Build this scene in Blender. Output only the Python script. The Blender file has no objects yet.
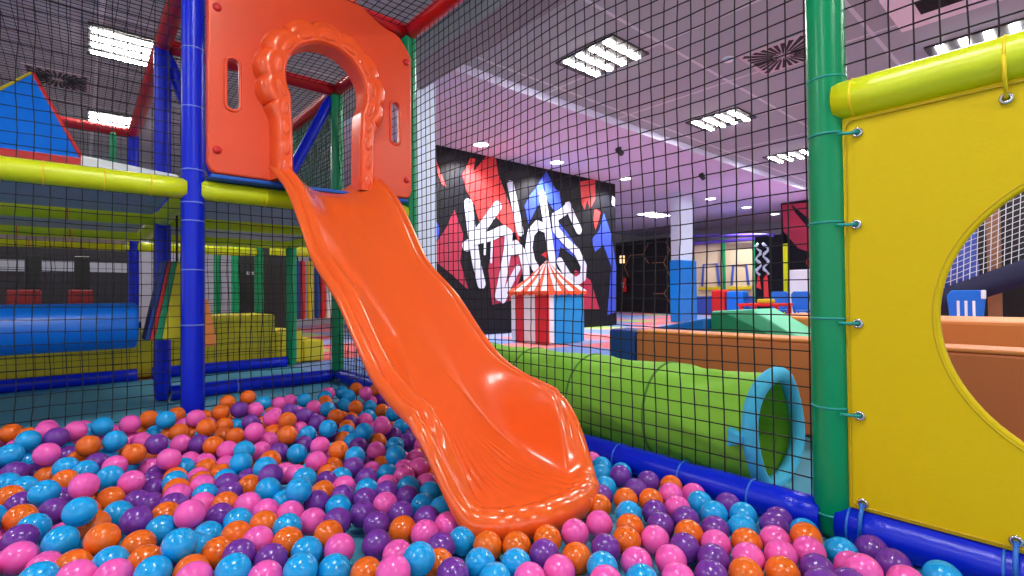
import bpy, bmesh, math, random
from mathutils import Vector, Matrix
random.seed(7)
scene = bpy.context.scene
COL = scene.collection
PI = math.pi

# ------------------------------------------------------------------ materials
def nt(name):
    m = bpy.data.materials.new(name); m.use_nodes = True
    t = m.node_tree
    return m, t, t.nodes['Principled BSDF']

def srgb(r, g, b):
    f = lambda c: (c/255/12.92) if c/255 <= .04045 else ((c/255+.055)/1.055)**2.4
    return (f(r), f(g), f(b), 1)

def mat(name, rgb, rough=.4, spec=.5, metal=0, bump=0, bscale=60, var=0, vscale=4, coat=0, sss=0):
    m, t, b = nt(name)
    c = srgb(*rgb)
    b.inputs['Base Color'].default_value = c
    b.inputs['Roughness'].default_value = rough
    b.inputs['Specular IOR Level'].default_value = spec
    b.inputs['Metallic'].default_value = metal
    if coat: b.inputs['Coat Weight'].default_value = coat; b.inputs['Coat Roughness'].default_value = .06
    tc = t.nodes.new('ShaderNodeTexCoord')
    if var:
        n = t.nodes.new('ShaderNodeTexNoise'); n.inputs['Scale'].default_value = vscale; n.inputs['Detail'].default_value = 4
        t.links.new(tc.outputs['Object'], n.inputs['Vector'])
        mx = t.nodes.new('ShaderNodeMix'); mx.data_type = 'RGBA'
        mx.inputs[6].default_value = tuple(x*(1-var) for x in c[:3])+(1,)
        mx.inputs[7].default_value = tuple(min(1, x*(1+var)) for x in c[:3])+(1,)
        t.links.new(n.outputs['Fac'], mx.inputs[0]); t.links.new(mx.outputs[2], b.inputs['Base Color'])
    if bump:
        n = t.nodes.new('ShaderNodeTexNoise'); n.inputs['Scale'].default_value = bscale; n.inputs['Detail'].default_value = 3
        t.links.new(tc.outputs['Object'], n.inputs['Vector'])
        bp = t.nodes.new('ShaderNodeBump'); bp.inputs['Strength'].default_value = bump; bp.inputs['Distance'].default_value = .01
        t.links.new(n.outputs['Fac'], bp.inputs['Height']); t.links.new(bp.outputs['Normal'], b.inputs['Normal'])
    return m

def emit(name, rgb, s):
    m, t, b = nt(name)
    b.inputs['Base Color'].default_value = srgb(*rgb)
    b.inputs['Emission Color'].default_value = srgb(*rgb)
    b.inputs['Emission Strength'].default_value = s
    return m

M = dict(
    blue_vinyl=mat('blue vinyl', (6, 36, 205), .3, spec=.3, bump=.08, bscale=14),
    green_vinyl=mat('green vinyl', (0, 140, 88), .28, spec=.35, bump=.08, bscale=14),
    lime_vinyl=mat('lime yellow vinyl', (212, 222, 12), .32, bump=.06, bscale=14),
    red_vinyl=mat('red vinyl', (190, 12, 22), .35, bump=.06, bscale=14),
    slide=mat('orange slide plastic', (242, 98, 36), .2, coat=.35),
    panel_orange=mat('orange panel plastic', (234, 78, 40), .3, bump=.03, bscale=40),
    collar=mat('orange collar plastic', (246, 88, 36), .22, coat=.2),
    red_screw=mat('red screw cap', (214, 40, 38), .3),
    yellow_pvc=mat('yellow panel vinyl', (216, 184, 0), .5, spec=.2, bump=.04, bscale=120, var=.02),
    yellow_seam=mat('yellow seam', (200, 169, 2), .5),
    net=mat('black net cord', (14, 14, 20), .8), green_net=mat('dark green net cord', (10, 96, 74), .8),
    white_net=mat('white net cord', (215, 220, 228), .8),
    teal_mat=mat('teal floor mat', (70, 150, 178), .6, bump=.05, bscale=60, var=.06, vscale=1.5),
    teal_tie=mat('teal cable tie', (20, 150, 140), .4),
    blue_tie=mat('blue cable tie', (40, 110, 210), .4),
    pale_tie=mat('pale blue cable tie', (120, 140, 225), .4),
    yellow_tie=mat('yellow cable tie', (240, 210, 20), .4),
    orange_tie=mat('orange red cable tie', (225, 70, 30), .4),
    steel=mat('steel', (200, 200, 205), .25, metal=1),
    deck_grey=mat('grey deck board', (176, 176, 190), .7, var=.05),
    deck_blue=mat('blue deck mat', (20, 90, 190), .5),
    pad_blue=mat('sky blue foam vinyl', (8, 122, 214), .35, bump=.05, bscale=12),
    roller_blue=mat('blue roller vinyl', (8, 112, 222), .3, bump=.1, bscale=10),
    navy=mat('navy vinyl', (10, 58, 140), .45),
    navy_dark=mat('dark navy cloth', (24, 26, 62), .8),
    foam_orange=mat('orange foam vinyl', (232, 138, 66), .5, bump=.04, bscale=20),
    foam_orange_deep=mat('orange brown foam vinyl', (200, 108, 58), .5, bump=.04, bscale=20),
    foam_green=mat('green foam vinyl', (84, 205, 160), .45),
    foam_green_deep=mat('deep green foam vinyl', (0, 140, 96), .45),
    foam_yellow=mat('yellow foam vinyl', (216, 200, 30), .5, var=.08, vscale=14),
    foam_red=mat('red foam vinyl', (205, 30, 30), .45), shaded_red=mat('shaded red vinyl', (112, 16, 22), .5),  # stool red darkened, putting the dimness under the deck into its colour
    white_vinyl=mat('white vinyl', (228, 230, 236), .45),
    tent_white=mat('tent white', (232, 228, 238), .7),
    tent_red=mat('tent red', (206, 26, 44), .7),
    tent_orange=mat('tent roof orange red', (240, 84, 44), .7),
    tent_blue=mat('tent blue', (10, 140, 212), .7),
    tunnel=mat('green tunnel cloth', (138, 204, 60), .75, bump=.5, bscale=7),
    tunnel_seam=mat('olive tunnel seam', (84, 138, 46), .8),
    cyan=mat('cyan plush ring', (76, 190, 230), .9, bump=.3, bscale=60),
    column=mat('pale blue white paint', (205, 220, 240), .7),
    ceiling=mat('grey ceiling tile', (158, 172, 178), .85),
    soffit=mat('lilac soffit paint', (200, 200, 226), .8),
    bulkhead=mat('grey bulkhead paint', (140, 144, 152), .8),
    groove=mat('ceiling seam', (205, 200, 208), .8),
    wall_pale=mat('pale wall paint', (190, 192, 205), .85),
    wall_dark=mat('charcoal wall', (26, 26, 34), .8),
    mural_black=mat('black mural paint', (15, 16, 25), .5, spec=.2, var=.2, vscale=1.5),
    mural_white=mat('white mural paint', (190, 200, 222), .6),
    mural_red=mat('red mural paint', (214, 52, 52), .5),
    mural_crimson=mat('crimson mural paint', (152, 28, 62), .5),
    mural_blue=mat('blue mural paint', (46, 72, 190), .5),
    beige=mat('beige facade', (232, 214, 178), .7),
    black=mat('black gloss', (14, 14, 18), .4),
    copper=mat('pale copper strip', (205, 140, 105), .4, metal=.3),
    chair_blue=mat('blue chair plastic', (20, 110, 215), .35),
    chair_white=mat('white chair plastic', (235, 238, 245), .4),
    wood=mat('brown wood', (150, 105, 70), .6, var=.15, vscale=12),
    purple=mat('purple vinyl', (92, 72, 190), .4),
    frame_blue=mat('blue frame', (70, 92, 190), .4),
    tube_light=emit('fluorescent tube', (255, 252, 246), 92),
    louvre=mat('white louvre', (228, 226, 232), .5), fixture_grey=mat('grey fixture tray', (44, 43, 48), .6),
    down=emit('downlight lens', (255, 246, 246), 14),
    sign=emit('lit sign face', (255, 205, 150), 1.2),
    vent_dark=mat('vent slot', (22, 22, 26), .7),
    vent_pale=mat('vent plate', (190, 186, 194), .6),
)
for k, c in dict(p=(240, 92, 182), b=(22, 160, 230), v=(112, 52, 156), o=(234, 106, 26)).items():
    M['ball_'+k] = mat('ball plastic '+k, c, .22, bump=.02, bscale=30)

# ------------------------------------------------------------------ mesh builder
class MB:
    def __init__(s): s.v = []; s.f = []; s.mi = []; s.sm = []
    def add(s, vs, fs, mi=0, smooth=False):
        o = len(s.v); s.v += [tuple(v) for v in vs]
        for f in fs:
            s.f.append([o+i for i in f]); s.mi.append(mi); s.sm.append(smooth)
        return s
    def box(s, a, b, mi=0):
        (x0, y0, z0), (x1, y1, z1) = a, b
        x0, x1 = sorted((x0, x1)); y0, y1 = sorted((y0, y1)); z0, z1 = sorted((z0, z1))
        return s.add([(x0,y0,z0),(x1,y0,z0),(x1,y1,z0),(x0,y1,z0),(x0,y0,z1),(x1,y0,z1),(x1,y1,z1),(x0,y1,z1)],
              [(0,3,2,1),(4,5,6,7),(0,1,5,4),(1,2,6,5),(2,3,7,6),(3,0,4,7)], mi)
    def sweep(s, path, radii, n=12, mi=0, caps=True, smooth=True, closed=False, up=None):
        P = [Vector(p) for p in path]
        if not isinstance(radii, (list, tuple)): radii = [radii]*len(P)
        vs = []; k = len(P)
        ref = None
        for i, p in enumerate(P):
            if closed: t = (P[(i+1) % k]-P[i-1]).normalized()
            else: t = (P[min(i+1, k-1)]-P[max(i-1, 0)]).normalized()
            if ref is None:
                a = Vector((0,0,1)) if abs(t.z) < .9 else Vector((1,0,0))
                ref = t.cross(a).normalized()
            ref = (ref-t*ref.dot(t)).normalized()
            q = t.cross(ref)
            for j in range(n):
                an = 2*PI*(j+.5)/n
                vs.append(p+radii[i]*(math.cos(an)*ref+math.sin(an)*q))
        fs = []
        for i in range(k if closed else k-1):
            i2 = (i+1) % k
            for j in range(n):
                j2 = (j+1) % n
                fs.append((i*n+j, i*n+j2, i2*n+j2, i2*n+j))
        s.add(vs, fs, mi, smooth)
        if caps and not closed:
            o = len(s.v)-len(vs)
            s.f.append([o+j for j in range(n)][::-1]); s.mi.append(mi); s.sm.append(False)
            s.f.append([o+(k-1)*n+j for j in range(n)]); s.mi.append(mi); s.sm.append(False)
        return s
    def torus(s, c, axis, R, r, n=28, m=8, mi=0):
        ax = Vector(axis).normalized(); a = Vector((0,0,1)) if abs(ax.z) < .9 else Vector((1,0,0))
        u = ax.cross(a).normalized(); w = ax.cross(u)
        return s.sweep([Vector(c)+R*(math.cos(2*PI*i/n)*u+math.sin(2*PI*i/n)*w) for i in range(n)], r, m, mi, closed=True)
    def ball(s, c, r, n=12, m=8, mi=0, sc=(1,1,1)):
        vs = [(c[0], c[1], c[2]+r*sc[2])]
        for i in range(1, m):
            a = PI*i/m
            for j in range(n):
                b = 2*PI*j/n
                vs.append((c[0]+r*sc[0]*math.sin(a)*math.cos(b), c[1]+r*sc[1]*math.sin(a)*math.sin(b), c[2]+r*sc[2]*math.cos(a)))
        vs.append((c[0], c[1], c[2]-r*sc[2]))
        fs = [(0, 1+j, 1+(j+1) % n) for j in range(n)]
        for i in range(m-2):
            for j in range(n):
                fs.append((1+i*n+j, 1+(i+1)*n+j, 1+(i+1)*n+(j+1) % n, 1+i*n+(j+1) % n))
        e = len(vs)-1
        fs += [(e, 1+(m-2)*n+(j+1) % n, 1+(m-2)*n+j) for j in range(n)]
        return s.add(vs, fs, mi, True)
    def prism(s, poly, h0, h1, axis='z', mi=0):
        """extrude a convex or simple polygon between h0 and h1; axis = extrusion direction"""
        def P(a, b, h):
            return {'z': (a, b, h), 'y': (a, h, b), 'x': (h, a, b)}[axis]
        n = len(poly)
        vs = [P(a, b, h0) for a, b in poly]+[P(a, b, h1) for a, b in poly]
        fs = [tuple(range(n)), tuple(range(n, 2*n))]+[(i, (i+1) % n, n+(i+1) % n, n+i) for i in range(n)]
        return s.add(vs, fs, mi)
    def grid(s, rows, mi=0, smooth=True, closed=False):
        n = len(rows[0]); vs = [p for r in rows for p in r]; fs = []
        for i in range(len(rows)-1):
            for j in range(n if closed else n-1):
                j2 = (j+1) % n
                fs.append((i*n+j, i*n+j2, (i+1)*n+j2, (i+1)*n+j))
        return s.add(vs, fs, mi, smooth)
    def build(s, name, mats, parent=None, base=None, bevel=0, seg=2, subsurf=0, solid=0, recalc=True):
        if not isinstance(mats, (list, tuple)): mats = [mats]
        if parent is not None: base = world_base(parent)
        elif base is None:
            xs, ys, zs = zip(*s.v)
            base = Vector(((min(xs)+max(xs))/2, (min(ys)+max(ys))/2, min(zs)))
        base = Vector(base)
        me = bpy.data.meshes.new(name)
        me.from_pydata([tuple(Vector(v)-base) for v in s.v], [], s.f)
        for m in mats: me.materials.append(m)
        me.polygons.foreach_set('material_index', s.mi)
        me.polygons.foreach_set('use_smooth', s.sm)
        if recalc:
            bm = bmesh.new(); bm.from_mesh(me); bmesh.ops.recalc_face_normals(bm, faces=bm.faces); bm.to_mesh(me); bm.free()
        me.update()
        o = bpy.data.objects.new(name, me); COL.objects.link(o)
        if parent is not None: o.parent = parent
        else: o.location = base
        if bevel:
            b = o.modifiers.new('bevel', 'BEVEL'); b.width = bevel; b.segments = seg; b.limit_method = 'ANGLE'; b.angle_limit = .6
            b.harden_normals = False
        if solid:
            d = o.modifiers.new('solid', 'SOLIDIFY'); d.thickness = solid; d.offset = -1
        if subsurf:
            d = o.modifiers.new('sub', 'SUBSURF'); d.levels = d.render_levels = subsurf
        return o

def world_base(o):
    v = Vector((0,0,0))
    while o is not None: v = v+o.location; o = o.parent
    return v

def thing(name, label, cat, loc=(0,0,0), group=None):
    o = bpy.data.objects.new(name, None); COL.objects.link(o); o.location = loc; o.empty_display_size = .1
    return tag(o, label, cat, group)

def tag(o, label, cat, group=None, kind=None):
    o['label'] = label; o['category'] = cat
    if group: o['group'] = group
    if kind: o['kind'] = kind
    return o

def struct(o, label=None, cat=None):
    o['kind'] = 'structure'
    if label: o['label'] = label
    if cat: o['category'] = cat
    return o

def plate(name, outer, holes, y0, thick, bev, mats, parent, plane='xz', at=0):
    """flat plate with holes and rounded edges; outline in (x,z) at depth y0 or (y,z) at x"""
    cu = bpy.data.curves.new(name, 'CURVE'); cu.dimensions = '2D'; cu.fill_mode = 'BOTH'
    for poly in [outer]+holes:
        sp = cu.splines.new('POLY'); sp.points.add(len(poly)-1); sp.use_cyclic_u = True
        for i, (a, b) in enumerate(poly): sp.points[i].co = (a, b, 0, 1)
    cu.extrude = max(.0001, thick/2-bev); cu.bevel_depth = bev; cu.bevel_resolution = 3; cu.offset = -bev
    tmp = bpy.data.objects.new(name+'_tmp', cu); COL.objects.link(tmp)
    bpy.context.view_layer.update()
    dg = bpy.context.evaluated_depsgraph_get()
    me = bpy.data.meshes.new_from_object(tmp.evaluated_get(dg))
    bpy.data.objects.remove(tmp)
    base = world_base(parent) if parent else Vector((0,0,0))
    for v in me.vertices:
        a, b, h = v.co
        w = Vector((a, at+h, b)) if plane == 'xz' else Vector((at+h, a, b))
        v.co = w-base
    me.materials.clear()
    me.materials.append(mats)
    bm = bmesh.new(); bm.from_mesh(me); bmesh.ops.remove_doubles(bm, verts=bm.verts, dist=1e-5)
    bmesh.ops.recalc_face_normals(bm, faces=bm.faces); bm.to_mesh(me); bm.free()
    o = bpy.data.objects.new(name, me); COL.objects.link(o)
    if parent: o.parent = parent
    return o

def rrect(a0, b0, a1, b1, r, n=6):
    out = []
    for (cx, cy, st) in ((a1-r, b1-r, 0), (a0+r, b1-r, 90), (a0+r, b0+r, 180), (a1-r, b0+r, 270)):
        for i in range(n+1):
            t = math.radians(st+90*i/n); out.append((cx+r*math.cos(t), cy+r*math.sin(t)))
    return out

def lerp(a, b, t): return a+(b-a)*t
def interp(x, xs, ys):
    if x <= xs[0]: return ys[0]
    for i in range(len(xs)-1):
        if x <= xs[i+1]:
            t = (x-xs[i])/(xs[i+1]-xs[i]); return lerp(ys[i], ys[i+1], t)
    return ys[-1]
def sinterp(x, xs, ys):
    """Catmull-Rom through the points"""
    if x <= xs[0]: return ys[0]
    if x >= xs[-1]: return ys[-1]
    for i in range(len(xs)-1):
        if x <= xs[i+1]:
            h = xs[i+1]-xs[i]; t = (x-xs[i])/h
            def sl(k):
                if k <= 0: return (ys[1]-ys[0])/(xs[1]-xs[0])
                if k >= len(xs)-1: return (ys[-1]-ys[-2])/(xs[-1]-xs[-2])
                return (ys[k+1]-ys[k-1])/(xs[k+1]-xs[k-1])
            a, b = sl(i)*h, sl(i+1)*h
            return (2*t**3-3*t**2+1)*ys[i]+(t**3-2*t*t+t)*a+(-2*t**3+3*t*t)*ys[i+1]+(t**3-t*t)*b
def sstep(a, b, x):
    t = max(0, min(1, (x-a)/(b-a))); return t*t*(3-2*t)

ZD, ZT, ZB, PR = 1.23, 2.41, .05, .05   # deck tube, roof tube, floor tube heights; padding radius

# ------------------------------------------------------------------ padded posts and tubes
def padded(name, label, cat, p0, p1, r, m, ties=(), tie_mat=None, group=None, seam=True, pinch=True):
    """foam-padded steel tube between two points: foam sleeve and its cable ties as parts"""
    p0, p1 = Vector(p0), Vector(p1); L = (p1-p0).length; d = (p1-p0)/L
    root = thing(name, label, cat, p0, group)
    b = MB()
    n = max(2, int(L/.12)); pts = []; rs = []
    if pinch:
        prof = [(0, .72), (.012, .8), (.05, .93), (.1, 1)]
    else: prof = [(0, 1), (.1, 1)]
    tt = [a for a, _ in prof]+[.1+(L-.2)*i/n for i in range(1, n)]+[L-a for a, _ in prof[::-1]]
    rr = [q for _, q in prof]+[1]*(n-1)+[q for _, q in prof[::-1]]
    for t, q in zip(tt, rr):
        g = min([abs(t-x) for x in ties] or [9])
        q *= 1-.05*math.exp(-(g/.012)**2)
        pts.append(p0+d*t); rs.append(r*q)
    b.sweep(pts, rs, 28)
    b.build('foam_sleeve', m, root)
    for t in ties:
        k = MB(); k.torus(p0+d*t, d, r*.985, .0035, 32, 6)
        k.build('cable_tie', tie_mat or M['teal_tie'], root)
    return root
MURAL_SHAPES = [
  ('red_flame', 'red', [[3.38,2.77],[3.55,3.1],[3.66,3.1],[3.61,2.86],[3.98,3.28],[4.11,3.25],[4.18,2.91],[4.49,2.3],[4.68,1.77],[4.58,1.35],[4.29,1.99],[3.99,2.23],[3.74,1.99],[3.63,2.28],[3.46,2.53]]),
  ('crimson_shape', 'crimson', [[3.21,2.15],[3.39,1.74],[3.32,1.27],[3.49,0.79],[3.16,1.04],[2.84,1.25],[2.85,1.58],[3.04,1.83]]),
  ('red_fleck', 'red', [[2.85,2.94],[2.93,2.77],[3.05,2.52],[2.95,2.56],[2.87,2.75]]),
  ('crimson_shape', 'crimson', [[4.03,1.69],[4.58,1.88],[4.83,1.32],[4.49,0.6],[4.02,0.52],[3.93,1.15]]),
  ('blue_flame', 'blue', [[5.42,3.16],[5.67,2.83],[5.78,2.81],[5.84,2.49],[5.63,2.38],[5.41,2.6],[5.16,2.43],[4.92,2.06],[4.82,2.4],[4.97,2.63],[5.11,2.76]]),
  ('blue_fleck', 'blue', [[2.85,1.92],[2.92,1.82],[2.88,1.65],[2.85,1.62]]),
  ('blue_shape', 'blue', [[5.75,2.17],[5.98,1.99],[6.28,1.71],[6.25,1.46],[5.8,1.67],[5.67,1.27],[5.45,1.59],[5.48,1.95]]),
  ('red_fleck', 'red', [[6.39,3.08],[6.69,3.16],[6.92,3.22],[6.91,2.78],[6.74,2.53],[6.65,2.73],[6.55,2.51],[6.42,2.68]]),
  ('red_fleck', 'red', [[6.88,2.56],[7.08,2.51],[7.0,2.28],[6.9,2.1],[6.84,2.31]]),
  ('blue_flame', 'blue', [[7.2,2.5],[7.46,2.03],[7.62,1.31],[7.58,0.29],[7.28,0.23],[7.44,1.31],[7.17,1.79],[6.89,1.62],[6.76,1.87],[7.04,2.11]]),
  ('crimson_shape', 'crimson', [[6.24,1.21],[6.72,1.0],[7.01,0.37],[6.23,0.39],[5.93,0.79]]),
  ('pale_fleck', 'white', [[7.51,2.92],[7.6,2.88],[7.58,2.67],[7.49,2.73]]),
]
MURAL_STROKES = [
  ('letter_k', 0.091, [[3.5,2.29],[3.56,1.84],[3.66,1.28],[3.77,0.9]]),
  ('letter_k', 0.095, [[4.15,2.32],[3.89,2.01],[3.54,1.59],[3.45,1.55]]),
  ('letter_k', 0.091, [[3.62,1.67],[3.98,1.76],[4.29,1.9],[4.41,1.83],[4.38,1.53],[4.28,1.12],[4.16,0.68]]),
  ('letter_k', 0.022, [[3.85,1.75],[3.84,1.43]]),
  ('letter_k', 0.022, [[4.01,1.8],[3.98,1.29]]),
  ('letter_i', 0.084, [[4.47,2.75],[4.56,2.42],[4.7,1.89]]),
  ('letter_i', 0.091, [[4.58,1.64],[4.73,1.51],[4.83,1.21],[4.85,0.89]]),
  ('letter_i', 0.073, [[4.5,1.5],[4.7,1.57]]),
  ('letter_i', 0.064, [[4.62,1.2],[4.4,0.88],[4.25,0.61]]),
  ('letter_d', 0.095, [[5.29,2.67],[5.4,2.14],[5.51,1.59],[5.59,1.23]]),
  ('letter_d', 0.091, [[5.4,2.0],[5.15,2.06],[4.97,1.89],[4.91,1.6],[4.99,1.33],[5.12,1.18]]),
  ('letter_s', 0.095, [[6.35,2.06],[6.17,2.31],[6.03,2.53]]),
  ('letter_s', 0.091, [[6.03,2.49],[5.83,2.36],[5.63,2.26],[5.66,2.0],[5.92,1.8],[6.28,1.59],[6.49,1.3],[6.46,1.06],[6.24,0.96],[6.0,1.08],[5.76,1.36]]),
]
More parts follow.
